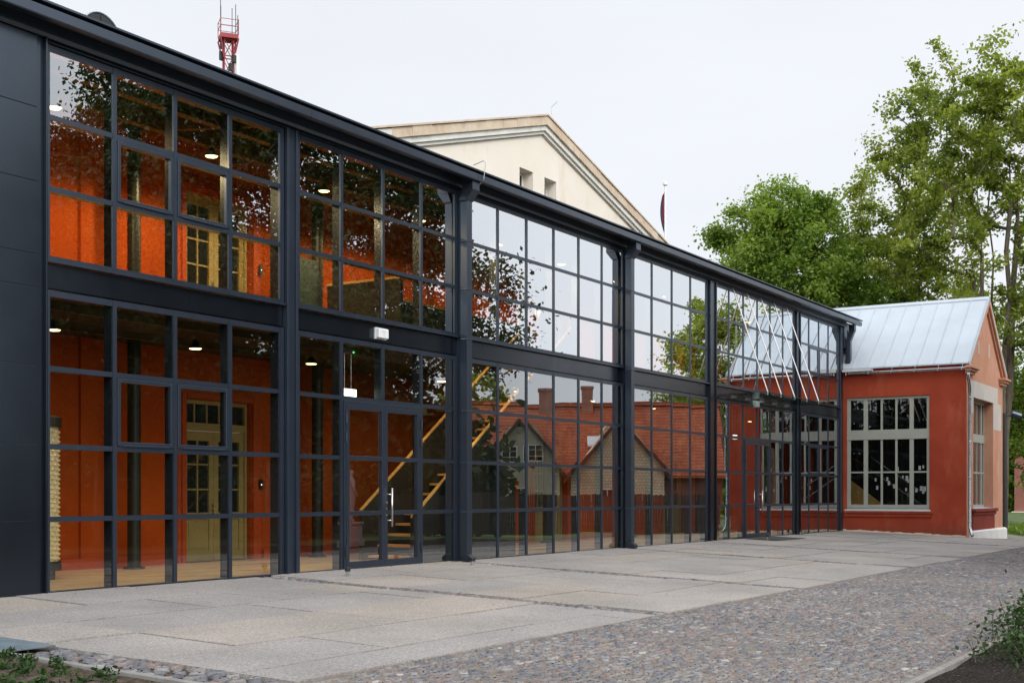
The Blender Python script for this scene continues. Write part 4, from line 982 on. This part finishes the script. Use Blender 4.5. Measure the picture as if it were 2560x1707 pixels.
# ------------------------------------------------------------------ trees
def tree(name, base, H, blobs, tips, leaves, lsize, leafm, label, group=None, spread=.75, seed=1, r0=.3, trunks=1, up=.5, thin=.018, dens=None):
    """blobs: (dx,dy,z, rx,ry,rz) ellipsoids that hold the crown. Branches grow from the trunk to scattered tips; each tip carries a leaf clump."""
    r = np.random.default_rng(seed); bx, by, bz = base
    T = thing(name, base, label, 'tree', group)
    vol = np.array([b[3] * b[4] * b[5] for b in blobs]) ** .8; cnt = np.maximum(3, (tips * vol / vol.sum()).astype(int))
    tp_ = []
    for b, c in zip(blobs, cnt):
        d = r.normal(size=(c, 3)); d /= np.linalg.norm(d, axis=1)[:, None]
        rad = r.uniform(.12, 1, (c, 1)) ** (1 / 2.4)
        tp_.append(np.array(b[:3]) + d * rad * np.array(b[3:]))
    TP = np.vstack(tp_) + np.array([bx, by, 0])
    # skeleton
    nodes = []; par = []
    for k in range(trunks):
        ang = 2 * math.pi * k / max(1, trunks) + .7; sp_ = 0 if trunks == 1 else 1.0
        n_ = 9; prev = -1
        lean = r.normal(0, .03, 2)
        for i in range(n_):
            z = bz + (H * .72) * i / (n_ - 1)
            q = sp_ * (.25 + .9 * i / (n_ - 1))
            nodes.append([bx + math.cos(ang) * q + lean[0] * z + r.normal(0, .08) * (i > 0), by + math.sin(ang) * q + lean[1] * z + r.normal(0, .08) * (i > 0), z]); par.append(prev); prev = len(nodes) - 1
    order = np.argsort(np.linalg.norm(TP - np.array([bx, by, bz + H * .35]), axis=1))
    tipnode = []
    for ti in order:
        t = TP[ti]; N_ = np.array(nodes)
        d = N_ - t; dist = np.linalg.norm(d, axis=1); pen = np.where(N_[:, 2] > t[2] - .15 * np.hypot(d[:, 0], d[:, 1]), dist * .9, 0)
        low = np.where(N_[:, 2] < bz + H * .18, 50, 0)
        i = int(np.argmin(dist + pen + low)); p0 = N_[i]; L = dist[i]; n_ = max(1, int(L / .8)); prev = i
        for k in range(1, n_ + 1):
            s = k / n_; q = p0 + (t - p0) * s; q = q + np.array([0, 0, -up * .12 * L * math.sin(math.pi * s)]) * (-1 if r.random() < .6 else 1) + r.normal(0, .04 * min(L, 3), 3) * (k < n_)
            nodes.append(list(q)); par.append(prev); prev = len(nodes) - 1
        tipnode.append(prev)
    N_ = np.array(nodes); n = len(N_); w_ = np.zeros(n)
    kids = np.zeros(n, int)
    for i in range(n):
        if par[i] >= 0: kids[par[i]] += 1
    w_[kids == 0] = 1
    for i in range(n - 1, -1, -1):
        if par[i] >= 0: w_[par[i]] += w_[i]
    rad = thin * w_ ** .5; rad *= min(1.0, r0 / rad.max()) if rad.max() > r0 else 1
    rad = np.maximum(rad, thin * .8)
    # tubes
    K = 6; V = []; F = []
    for i in range(n):
        p = par[i]
        if p < 0: continue
        a, b = N_[p], N_[i]; d = b - a; L = np.linalg.norm(d)
        if L < 1e-4: continue
        d = d / L; u = np.cross(d, [0, 0, 1] if abs(d[2]) < .9 else [1, 0, 0]); u /= np.linalg.norm(u); v = np.cross(d, u)
        ra = rad[p] if rad[p] < rad[i] * 2 else rad[i] * 1.4
        t = np.linspace(0, 2 * np.pi, K, endpoint=False); c = np.cos(t)[:, None] * u + np.sin(t)[:, None] * v
        o = len(V) * 2 * K
        V.append(np.vstack([a - d * .02 + c * ra, b + d * .02 + c * rad[i]]))
        j = np.arange(K); j2 = (j + 1) % K; F.append(np.stack([o + j, o + j2, o + K + j2, o + K + j], -1))
    npmesh('trunk', np.vstack(V), np.vstack(F), M['bark'], T, smooth=True)
    # leaves
    C = N_[np.array(tipnode)]; m = len(C)
    back = np.array([N_[par[i]] if par[i] >= 0 else N_[i] for i in tipnode])
    idx = r.integers(0, m, leaves)
    s = r.uniform(-.6, .35, (leaves, 1)); cen = C[idx] + (C[idx] - back[idx]) * s
    sizes = r.uniform(.55, 1.25, m)[idx][:, None]
    off = r.normal(size=(leaves, 3)) * np.array([1, 1, .62]) * spread * .55 * sizes
    P = cen + off
    nrm = r.normal(size=(leaves, 3)) * .75 + np.array([0, 0, .9]) + off * .5; nrm /= np.linalg.norm(nrm, axis=1)[:, None]
    tt = r.normal(size=(leaves, 3)); tt -= nrm * np.sum(tt * nrm, 1)[:, None]; tt /= np.linalg.norm(tt, axis=1)[:, None]; bb_ = np.cross(nrm, tt)
    sz = lsize * r.uniform(.6, 1.35, (leaves, 1))
    v0 = P - tt * sz * .5; v1 = P + bb_ * sz * .36 - nrm * sz * .08; v2 = P + tt * sz * .55 - nrm * sz * .16; v3 = P - bb_ * sz * .36 - nrm * sz * .08
    V = np.stack([v0, v1, v2, v3], 1).reshape(-1, 3); F = np.arange(leaves * 4).reshape(-1, 4)
    npmesh('crown', V, F, leafm, T)
    return T
# seen directly
tree('leafy_tree', (67.6, 8.7, 0), 18.5, [(0, 0, 13.2, 4.6, 4.6, 4.6), (-1.5, 2.2, 11.0, 3.0, 3.2, 3.0), (1.6, -2.4, 11.2, 3.2, 3.4, 3.0), (.2, .2, 16.2, 2.6, 2.6, 2.4), (-1.6, 1.8, 14.6, 2.4, 2.6, 2.4)], 330, 90000, .20, M['leafA'],
     'dense bright green tree rounded above the dark roof edge', 'trees behind the annexe', spread=.78, seed=3, r0=.32)
tree('leafy_tree', (72.5, 3.2, 0), 20, [(0, .5, 16.2, 4.0, 4.2, 3.0), (-.5, 2.6, 14.0, 3.4, 3.4, 3.2), (.5, -1.5, 11.6, 3.6, 3.8, 2.6), (0, 1.5, 9.6, 3.2, 4.0, 1.8), (.3, 1.6, 18.3, 2.8, 3.0, 2.0)], 190, 30000, .20, M['leafB'],
     'olive green tree with drooping lower boughs between the dense and the tall tree', 'trees behind the annexe', spread=.58, seed=8, r0=.34)
tree('leafy_tree', (65.6, -2.4, -.4), 25, [(0, -.2, 20.3, 4.6, 5.4, 4.0), (0, -.4, 20.8, 2.6, 2.8, 2.6), (0, 2.8, 17.6, 3.8, 3.8, 3.4), (0, 0, 18, 2.4, 2.6, 2.4), (0, 4.2, 19.6, 2.6, 2.5, 3.0), (0, -2.6, 18.5, 4.0, 4.2, 4.0), (0, .0, 13.6, 4.2, 4.6, 3.2), (.3, 4.2, 13.4, 2.6, 2.2, 1.6), (0, -3.4, 12.2, 3.6, 3.8, 3.0), (0, -1, 9.4, 3.6, 4.4, 1.6), (0, -4.0, 8.2, 2.6, 2.4, 1.6)], 340, 50000, .20, M['leafB'],
     'very tall airy tree with several bare trunks rising behind the pink gable', 'trees behind the annexe', spread=.55, seed=21, r0=.42, trunks=4, thin=.024)
tree('young_tree', (71.5, -3.2, -.4), 8.5, [(0, 0, 4.8, 2.0, 2.4, 2.8), (0, -1.8, 3.6, 1.8, 2.0, 2.2), (0, .4, 7.0, 1.8, 2.2, 1.8), (0, -2.2, 7.6, 1.8, 1.6, 1.6)], 150, 22000, .20, M['leafA'],
     'low leafy tree hanging over the grass right of the annexe', 'trees behind the annexe', spread=.6, seed=31, r0=.2, trunks=2)
# seen in the glass
tree('chestnut_tree', (37.9, -19.6, -.45), 20, [(0, 0, 13, 7.4, 7.0, 5.0), (-2, 2, 8.2, 6.2, 5.4, 3.4), (3, 2, 8.6, 4.4, 4.4, 3.4), (-4, -1, 15, 4.4, 4.4, 3.6), (1, 1, 17.4, 4.0, 4.0, 2.6), (3.2, 2.4, 12.5, 4.2, 4.0, 3.2), (4.6, 6.6, 8.4, 2.2, 1.7, 2.6), (5.4, 8.0, 9.6, 1.0, .9, 1.3)], 560, 160000, .18, M['leafC'],
     'huge dark chestnut tree mirrored across the left half of the glass', 'trees mirrored in the glass', spread=1.0, seed=41, r0=.55, thin=.026)
tree('broad_tree', (30.4, -20.6, -.45), 15, [(0, 0, 9.4, 5.2, 5.0, 4.2), (-1, 1.5, 5.8, 5.2, 4.0, 3.0), (1, 0, 12.4, 3.4, 3.2, 2.4), (3, 1.2, 4.2, 4.0, 3.0, 2.6)], 340, 150000, .18, M['leafC'],
     'broad dark tree mirrored in the leftmost panes', 'trees mirrored in the glass', spread=.95, seed=43, r0=.4)
tree('slender_tree', (83.5, -20.5, -.45), 16, [(0, 0, 11.5, 3.2, 3.2, 3.6), (0, 0, 7.2, 3.6, 3.6, 2.8)], 160, 22000, .25, M['leafB'],
     'green tree mirrored beside the roof reflection near the canopy', 'trees mirrored in the glass', spread=.85, seed=47, r0=.3)
tree('garden_tree', (80.5, -38, -.45), 10.5, [(0, 0, 7.6, 3.4, 3.4, 2.6)], 80, 6000, .34, M['leafB'],
     'garden tree peeping over the tiled roof ridge in the mirror image', 'trees mirrored in the glass', spread=.8, seed=51, r0=.25)

def leaf_stuff(name, pts, n_per, size, spread, m, label, kind=None, stems=True, cat='plant', seed=2):
    r = np.random.default_rng(seed); V = []; F = []; o = 0
    P = []; S = []
    for (x, y, z, h, w_) in pts:
        k = int(n_per * h * (w_ + .3)); d = r.normal(size=(k, 3)) * np.array([w_ * .45, w_ * .45, h * .24]); d[:, 2] = np.abs(d[:, 2] + h * .42)
        P.append(np.array([x, y, z]) + d)
    P = np.vstack(P); n = len(P)
    nrm = r.normal(size=(n, 3)) * .7 + np.array([0, 0, .8]); nrm /= np.linalg.norm(nrm, axis=1)[:, None]
    t = r.normal(size=(n, 3)); t -= nrm * np.sum(t * nrm, 1)[:, None]; t /= np.linalg.norm(t, axis=1)[:, None]; b = np.cross(nrm, t)
    s = size * r.uniform(.5, 1.3, (n, 1))
    v = [P - t * s * .5, P - t * s * .1 + b * s * .3 - nrm * s * .05, P + t * s * .25 + b * s * .26 - nrm * s * .1, P + t * s * .62 - nrm * s * .2, P + t * s * .25 - b * s * .26 - nrm * s * .1, P - t * s * .1 - b * s * .3 - nrm * s * .05]
    V = np.stack(v, 1).reshape(-1, 3); i = np.arange(n)[:, None] * 6
    F = np.vstack([i + np.array([0, 1, 2, 3]), i + np.array([0, 3, 4, 5])])
    return npmesh(name, V, F, m)
# shrub on the planting bed at right, with its stems
SH = thing('shrub', (14.6, -12.9, -.45), 'leafy green shrub leaning over the kerb at lower right', 'shrub')
r = random.Random(9); pts = []
for i in range(90):
    x = r.uniform(13.2, 19.5); y = r.uniform(-14.2, -12.25) + (.12 if x > 15 else -.3); pts.append((x, y, -.45, r.uniform(.2, .55) if x > 14.4 else r.uniform(.1, .3), r.uniform(.25, .45)))
pts += [(r.uniform(15.6, 18.5), r.uniform(-12.9, -12.15), -.4, r.uniform(.5, .85), .4) for i in range(16)]
pts += [(15.6, -12.0, -.35, .42, .3), (14.4, -12.08, -.40, .28, .2), (16.8, -12.0, -.35, .5, .35), (17.9, -12.1, -.35, .6, .35)]
o = leaf_stuff('foliage', pts, 380, .055, 1, M['leafS'], ''); adopt(o, SH)
b = MB()
for (x, y, z, h, w_) in pts:
    for q in range(2): a_ = r.uniform(0, 6.28); b.tube([(x, y, z - .05), (x + math.cos(a_) * w_ * .25, y + math.sin(a_) * w_ * .25, z + h * .5), (x + math.cos(a_) * w_ * .5, y + math.sin(a_) * w_ * .5, z + h * .95)], .004, 4, cap=False)
n0 = len(o.data.vertices); V0 = np.empty(n0 * 3); o.data.vertices.foreach_get('co', V0); F0 = np.empty(len(o.data.loops), int); o.data.loops.foreach_get('vertex_index', F0); F0 = F0.reshape(-1, 4)
o2 = npmesh('foliage_joined', np.vstack([V0.reshape(-1, 3), np.vstack(b.v)]), np.vstack([F0, np.array(b.f) + n0]), [M['leafS'], M['bark']])
o2.data.polygons.foreach_set('material_index', [0] * len(F0) + [1] * len(b.f))
o.data = o2.data; bpy.data.objects.remove(o2)
wp = []
r = random.Random(4)
for i in range(70):
    x = r.uniform(6.6, 7.92) if r.random() < .75 else r.uniform(3, 7.9); y = r.uniform(-6.3, -4.55)
    wp.append((x, y, float(gz(x, y)) + .0, r.uniform(.04, .13), r.uniform(.04, .11)))
tag(leaf_stuff('weeds', wp, 900, .045, 1, M['leafS'], '', seed=6), 'low green weeds sprouting in the soil bed beside the left kerb', 'weeds', kind='stuff')
# low hedge of dark shrubs behind the chestnut, mirrored low in the glass
hp = [(x, -23.5 + math.sin(x) * .6, -.45, 3.2 + math.sin(x * 1.7) * .5, 2.4) for x in np.arange(8, 46, 1.5)]
tag(leaf_stuff('hedge', hp, 160, .28, 1, M['leafC'], '', seed=12), 'dark hedge mirrored low behind the trees in the glass', 'hedge', kind='stuff')
bp_ = []
for i in range(46):
    f_ = i / 45; bx_ = 42.0 + 12.5 * f_; by_ = -40.5 + 19.0 * f_
    bp_.append((bx_, by_, -.45, 8.4 + 6.5 * max(0, min(1, (.5 - f_) * 5)) + 1.2 * math.sin(i * 1.3) - 3.2 * max(0, f_ - .72) / .28, 2.2))
tag(leaf_stuff('woodland', bp_, 95, .55, 1, M['leafC'], '', seed=16), 'dark belt of trees closing the yard in the mirror image', 'trees', kind='stuff')
bp3 = [(-28 + 3 * math.sin(y), y, -.45, 12 + 3 * math.sin(y * .7), 3.0) for y in np.arange(-52, 6, 1.7)]
tag(leaf_stuff('woodland', bp3, 45, .6, 1, M['leafC'], '', seed=19), 'row of dark trees left behind the viewer, mirrored in the annexe window', 'trees', kind='stuff')
fp2 = [(118 + 3 * math.sin(y), y, -.45, 9 + 2 * math.sin(y * 1.7), 3.2) for y in np.arange(-34, 16, 1.6)]
tag(leaf_stuff('woodland', fp2, 60, .6, 1, M['leafA'], '', seed=17), 'distant green trees beside the far red house', 'trees', kind='stuff')
gp = [(x, y, -.45, .3, .6) for x in np.arange(62.9, 76, .9) for y in np.arange(-9, 3, .9)]
tag(leaf_stuff('grass', gp, 90, .22, 1, M['leafA'], '', seed=14), 'long bright grass beyond the annexe corner', 'grass', kind='stuff')

# ------------------------------------------------------------------ red building far behind on the right
RB = thing('brick_house', (112, -2, -.5), 'far red brick house half hidden by trees at right edge', 'house')
a = MB(); holes(a, 'x', 110, -16, 5, 0, 9, [(y, y + 1.2, z, z + 1.9) for y in (-14, -10.5, -7, -3.5, 0, 3) for z in (1.4, 5.2)], .2)
a.quad((110, 5, 0), (122, 5, 0), (122, 5, 9), (110, 5, 9)); a.quad((110, -16, 0), (122, -16, 0), (122, -16, 9), (110, -16, 9)); a.build('wall', M['rbrick'], RB)
a = MB(); a.box(109.8, 122, -16.2, 5.2, -1, .0); a.build('plinth', M['mould'], RB)
a = MB(); a.prism([(109.4, -16.5, 9), (122.6, -16.5, 9), (116, -16.5, 11.2)], (0, 22, 0)); a.build('roof', M['tile'], RB)
for y in (-14, -10.5, -7, -3.5, 0, 3):
    for z in (1.4, 5.2):
        f = MB(); f.box(110.14, 110.2, y, y + .08, z, z + 1.9); f.box(110.14, 110.2, y + 1.12, y + 1.2, z, z + 1.9); f.box(110.141, 110.2, y + .08, y + 1.12, z, z + .08); f.box(110.141, 110.2, y + .08, y + 1.12, z + 1.82, z + 1.9); f.box(110.142, 110.2, y + .57, y + .63, z + .08, z + 1.82)
        W = f.build('window', M['antenna'], RB); g = MB(); g.quad((110.18, y, z), (110.18, y + 1.2, z), (110.18, y + 1.2, z + 1.9), (110.18, y, z + 1.9)); g.build('glass', M['carglass'], W)

# ------------------------------------------------------------------ houses across the yard, seen mirrored in the glass
HO = Vector((68.2, -27.2, -.45)); ev = Vector((.527, .85, 0)); nv = Vector((.85, -.527, 0))
def hp_(s, d, z): return tuple(HO + ev * s + nv * d + Vector((0, 0, z + .45)))
def roof_slab(mb, s0, s1, d0, z0, d1, z1, th=.14):
    mb.prism([hp_(s0, d0, z0), hp_(s0, d1, z1), hp_(s0, d1, z1 + th), hp_(s0, d0, z0 + th)], ev * (s1 - s0))
def hwindow(parent, s, d, z, w_, h, n=3, rows=3):
    f = MB(); t = .06
    def bar(sa, sb, za, zb, p=.05): f.prism([hp_(sa, d - p, za), hp_(sb, d - p, za), hp_(sb, d - p, zb), hp_(sa, d - p, zb)], nv * .09)
    bar(s, s + t, z, z + h); bar(s + w_ - t, s + w_, z, z + h); bar(s + t, s + w_ - t, z, z + t, .049); bar(s + t, s + w_ - t, z + h - t, z + h, .049)
    for i in range(1, n): x = s + w_ * i / n; bar(x - .025, x + .025, z + t, z + h - t, .047)
    for i in range(1, rows): q = z + h * i / rows; bar(s + t, s + w_ - t, q - .012, q + .012, .045)
    W = f.build('window', M['antenna'], parent)
    g = MB(); g.quad(hp_(s, d - .015, z), hp_(s + w_, d - .015, z), hp_(s + w_, d - .015, z + h), hp_(s, d - .015, z + h)); g.build('glass', M['carglass'], W)
def gable_front(name, label, cat, sc_, hw_, d0, d1, ze, za, wallm, wins):
    Hh = thing(name, hp_(sc_, d0, -.45), label, cat)
    a = MB(); poly = [(sc_ - hw_, -.5), (sc_ + hw_, -.5), (sc_ + hw_, ze), (sc_ + hw_ * .25, za - .35), (sc_ - hw_ * .25, za - .35), (sc_ - hw_, ze)]
    a.prism([hp_(s, d0, z) for s, z in poly], nv * (d1 - d0)); a.build('wall', wallm, Hh)
    r_ = MB()
    for sg in (-1, 1):
        s_out = sc_ + sg * (hw_ + .45); z_out = ze - .5; s_in = sc_; z_in = za
        r_.prism([hp_(s_out, d0 - .45, z_out), hp_(s_in, d0 - .1, z_in), hp_(s_in, d0 - .1, z_in + .16), hp_(s_out, d0 - .45, z_out + .16)], nv * (d1 - d0 + .5))
    rf = r_.build('roof', M['tile'], Hh)
    b_ = MB()
    for sg in (-1, 1):
        s_out = sc_ + sg * (hw_ + .47); z_out = ze - .52
        b_.prism([hp_(s_out, d0 - .5, z_out - .16), hp_(sc_, d0 - .5, za - .16), hp_(sc_, d0 - .5, za + .14), hp_(s_out, d0 - .5, z_out + .14)], nv * .06)
    b_.build('bargeboard', M['bargeboard'], rf)
    for w_ in wins: hwindow(Hh, *w_)
    return Hh
gable_front('cream_house', 'mirrored cream gabled house with white attic windows', 'house', .5, 2.5, -1.6, 3.5, 2.9, 5.95, M['hcream'], [(-.55, -1.6, 3.4, .95, 1.0, 2, 3), (.75, -1.6, 3.4, .95, 1.0, 2, 3), (-.3, -1.6, .6, 1.2, 1.3, 2, 2)])
gable_front('yellow_brick_house', 'mirrored yellow brick gabled house with orange tiled roof', 'house', 6.6, 2.9, -1.6, 3.5, 2.75, 6.1, M['ybrick'], [(5.4, -1.6, .5, 1.0, 1.3, 2, 2)])
LH = thing('long_house', hp_(5.5, 4, -.45), 'long house mirrored in the glass, orange clay tile roof and three chimneys', 'house')
a = MB(); a.prism([hp_(-3.5, .0, -.5), hp_(-3.5, 8, -.5), hp_(-3.5, 8, 2.9), hp_(-3.5, 4, 6.9), hp_(-3.5, 0, 2.9)], ev * 16.6); a.build('wall', M['rbrick'], LH)
a = MB(); roof_slab(a, -3.9, 13.5, -.6, 2.4, 4.0, 7.1); roof_slab(a, -3.9, 13.5, 8.6, 2.4, 4.0, 7.1)
rf = a.build('roof', M['tile'], LH)
a = MB(); a.prism([hp_(-3.95, 3.8, 7.16), hp_(-3.95, 4.2, 7.16), hp_(-3.95, 4.1, 7.42), hp_(-3.95, 3.9, 7.42)], ev * 17.5); a.build('ridge_tiles', M['tile'], rf)
a = MB()
for z0_, z1_, da, db in ((2.2, 7.0, -.7, 4.0), (2.2, 7.0, 8.7, 4.0)): a.prism([hp_(13.52, da, z0_), hp_(13.52, db, z1_), hp_(13.52, db, z1_ + .3), hp_(13.52, da, z0_ + .3)], ev * .07)
a.build('bargeboard', M['bargeboard'], rf)
for s, w_, h in ((1.9, .85, 1.25), (4.6, .7, 1.35), (6.7, 1.0, 1.75)):
    a = MB(); d = 3.5
    a.prism([hp_(s, d, 5.6), hp_(s + w_, d, 5.6), hp_(s + w_, d + .8, 5.6), hp_(s, d + .8, 5.6)], (0, 0, 7.0 + h - 5.6)); zc = 7.0 + h
    a.prism([hp_(s - .06, d - .06, zc + .001), hp_(s + w_ + .06, d - .06, zc + .001), hp_(s + w_ + .06, d + .86, zc + .001), hp_(s - .06, d + .86, zc + .001)], (0, 0, .16)); a.build('chimney', M['cbrick'], rf)
a = MB(); a.prism([hp_(4.6, .9, 4.35), hp_(5.4, .9, 4.35), hp_(5.4, 1.5, 4.95), hp_(4.6, 1.5, 4.95)], (0, 0, .1)); a.build('skylight', M['sheet'], rf)
hwindow(LH, 11.0, 0.0, 2.0, 1.0, .7, 2, 2) if False else None
# picket fence
def fp_(s, d, z): b_ = Vector((52.7, -17.6, 0)); q = b_ + ev * s + nv * d; return (q.x, q.y, z)
PF = thing('picket_fence', (52.7, -17.6, -.45), 'dark weathered picket fence mirrored low in the glass', 'fence')
r = random.Random(8)
a = MB(); a.prism([fp_(-12, .03, .0), fp_(10, .03, .0), fp_(10, .08, .0), fp_(-12, .08, .0)], (0, 0, .1)); a.prism([fp_(-12, .03, .9), fp_(10, .03, .9), fp_(10, .08, .9), fp_(-12, .08, .9)], (0, 0, .1)); a.build('rail', M['fence'], PF)
a = MB(); s = -12
while s < 10:
    wd = r.uniform(.09, .13); h = r.uniform(1.36, 1.41); l_ = r.uniform(-.01, .01)
    a.prism([fp_(s, 0, -.5), fp_(s + wd, 0, -.5), fp_(s + wd + l_, 0, h - .02), fp_(s + wd / 2 + l_, 0, h), fp_(s + l_, 0, h - .02)], nv * .025); s += wd + r.uniform(.002, .012)
a.build('pickets', M['fence'], PF)
# parked van
def van():
    o = Vector((54.6, -23.6, -.45)); V_ = thing('parked_van', tuple(o), 'white parked van mirrored above the fence', 'van')
    def vp(s, d, z): q = o + ev * s + nv * d; return (q.x, q.y, o.z + z)
    a = MB(); body = [(-2.5, .35), (2.4, .35), (2.55, .9), (2.35, 1.2), (1.6, 1.35), (.75, 2.45), (.2, 2.62), (-2.3, 2.62), (-2.55, 2.3)]
    a.prism([vp(s, 0, z) for s, z in body], nv * 1.9); B = a.build('body', M['carwhite'], V_, bev=.09)
    a = MB(); a.prism([vp(s, -.012, z) for s, z in [(1.35, 1.5), (.7, 2.3), (.1, 2.35), (.1, 1.5)]], nv * .01); a.prism([vp(s, 1.902, z) for s, z in [(1.35, 1.5), (.7, 2.3), (.1, 2.35), (.1, 1.5)]], nv * .01); a.build('side_window', M['carglass'], V_)
    a = MB(); a.quad(vp(1.66, .15, 1.37), vp(1.66, 1.75, 1.37), vp(.90, 1.65, 2.38), vp(.90, .25, 2.38)); a.build('windscreen', M['carglass'], V_)
    for s in (-1.6, 1.6):
        for d in (.12, 1.78):
            t = MB(); c = Vector(vp(s, d, .35)); t.tube([c - nv * .11, c + nv * .11], .35, 20); T = t.build('wheel', M['tyre'], V_); q = MB(); q.tube([c - nv * .12, c + nv * .12], .2, 16); q.build('rim', M['galv'], T)
    for d in (.25, 1.65):
        t = MB(); c = Vector(vp(2.5, d, .85)); t.tube([c, c + ev * .06], .13, 14); t.build('headlight', M['signlit'] if False else M['sheet'], V_)
van()
# statue on a pedestal, seen only as a mirror image in the door
STT = thing('statue', (35.4, -13.6, -.45), 'pale stone statue of a robed figure mirrored in the entrance door', 'statue')
b = MB(); x, y = 35.4, -13.6; b.box(x - .36, x + .36, y - .36, y + .36, -.5, -.2); b.box(x - .3, x + .3, y - .3, y + .3, -.2, .35); b.box(x - .34, x + .34, y - .34, y + .34, .351, .45); b.build('pedestal', M['marble'], STT, bev=.02)
me = bpy.data.meshes.new('figure')
sv = [(0, 0, 1.35), (0, 0, 1.65), (0, 0, 1.88), (0, 0, 2.02), (0, .02, 2.16), (0, .03, 2.28), (.2, 0, 1.86), (.32, .08, 1.62), (.5, .25, 1.58), (.62, .36, 1.60), (-.2, 0, 1.86), (-.27, .02, 1.58), (-.2, .14, 1.38), (-.15, .2, 1.33), (.1, 0, 1.25), (.13, .05, .88), (.12, 0, .52), (.12, .14, .48), (-.1, 0, 1.25), (-.1, 0, .88), (-.1, -.02, .52), (-.1, .12, .48)]
se = [(0, 1), (1, 2), (2, 3), (3, 4), (4, 5), (2, 6), (6, 7), (7, 8), (8, 9), (2, 10), (10, 11), (11, 12), (12, 13), (0, 14), (14, 15), (15, 16), (16, 17), (0, 18), (18, 19), (19, 20), (20, 21)]
sr = [.19, .16, .15, .06, .10, .085, .085, .06, .045, .04, .085, .06, .045, .04, .15, .11, .07, .045, .15, .11, .07, .045]
cr, sr_ = math.cos(-1.0), math.sin(-1.0)
me.from_pydata([(35.4 + cr * a_ - sr_ * b_, -13.6 + sr_ * a_ + cr * b_, c_) for a_, b_, c_ in sv], se, []); me.materials.append(M['marble'])
o = link('figure', me, STT); sk = o.modifiers.new('skin', 'SKIN'); sb = o.modifiers.new('sub', 'SUBSURF'); sb.levels = 2; sb.render_levels = 2
for v_, r1 in zip(me.skin_vertices[0].data, sr): v_.radius = (r1, r1)
me.skin_vertices[0].data[0].use_root = True
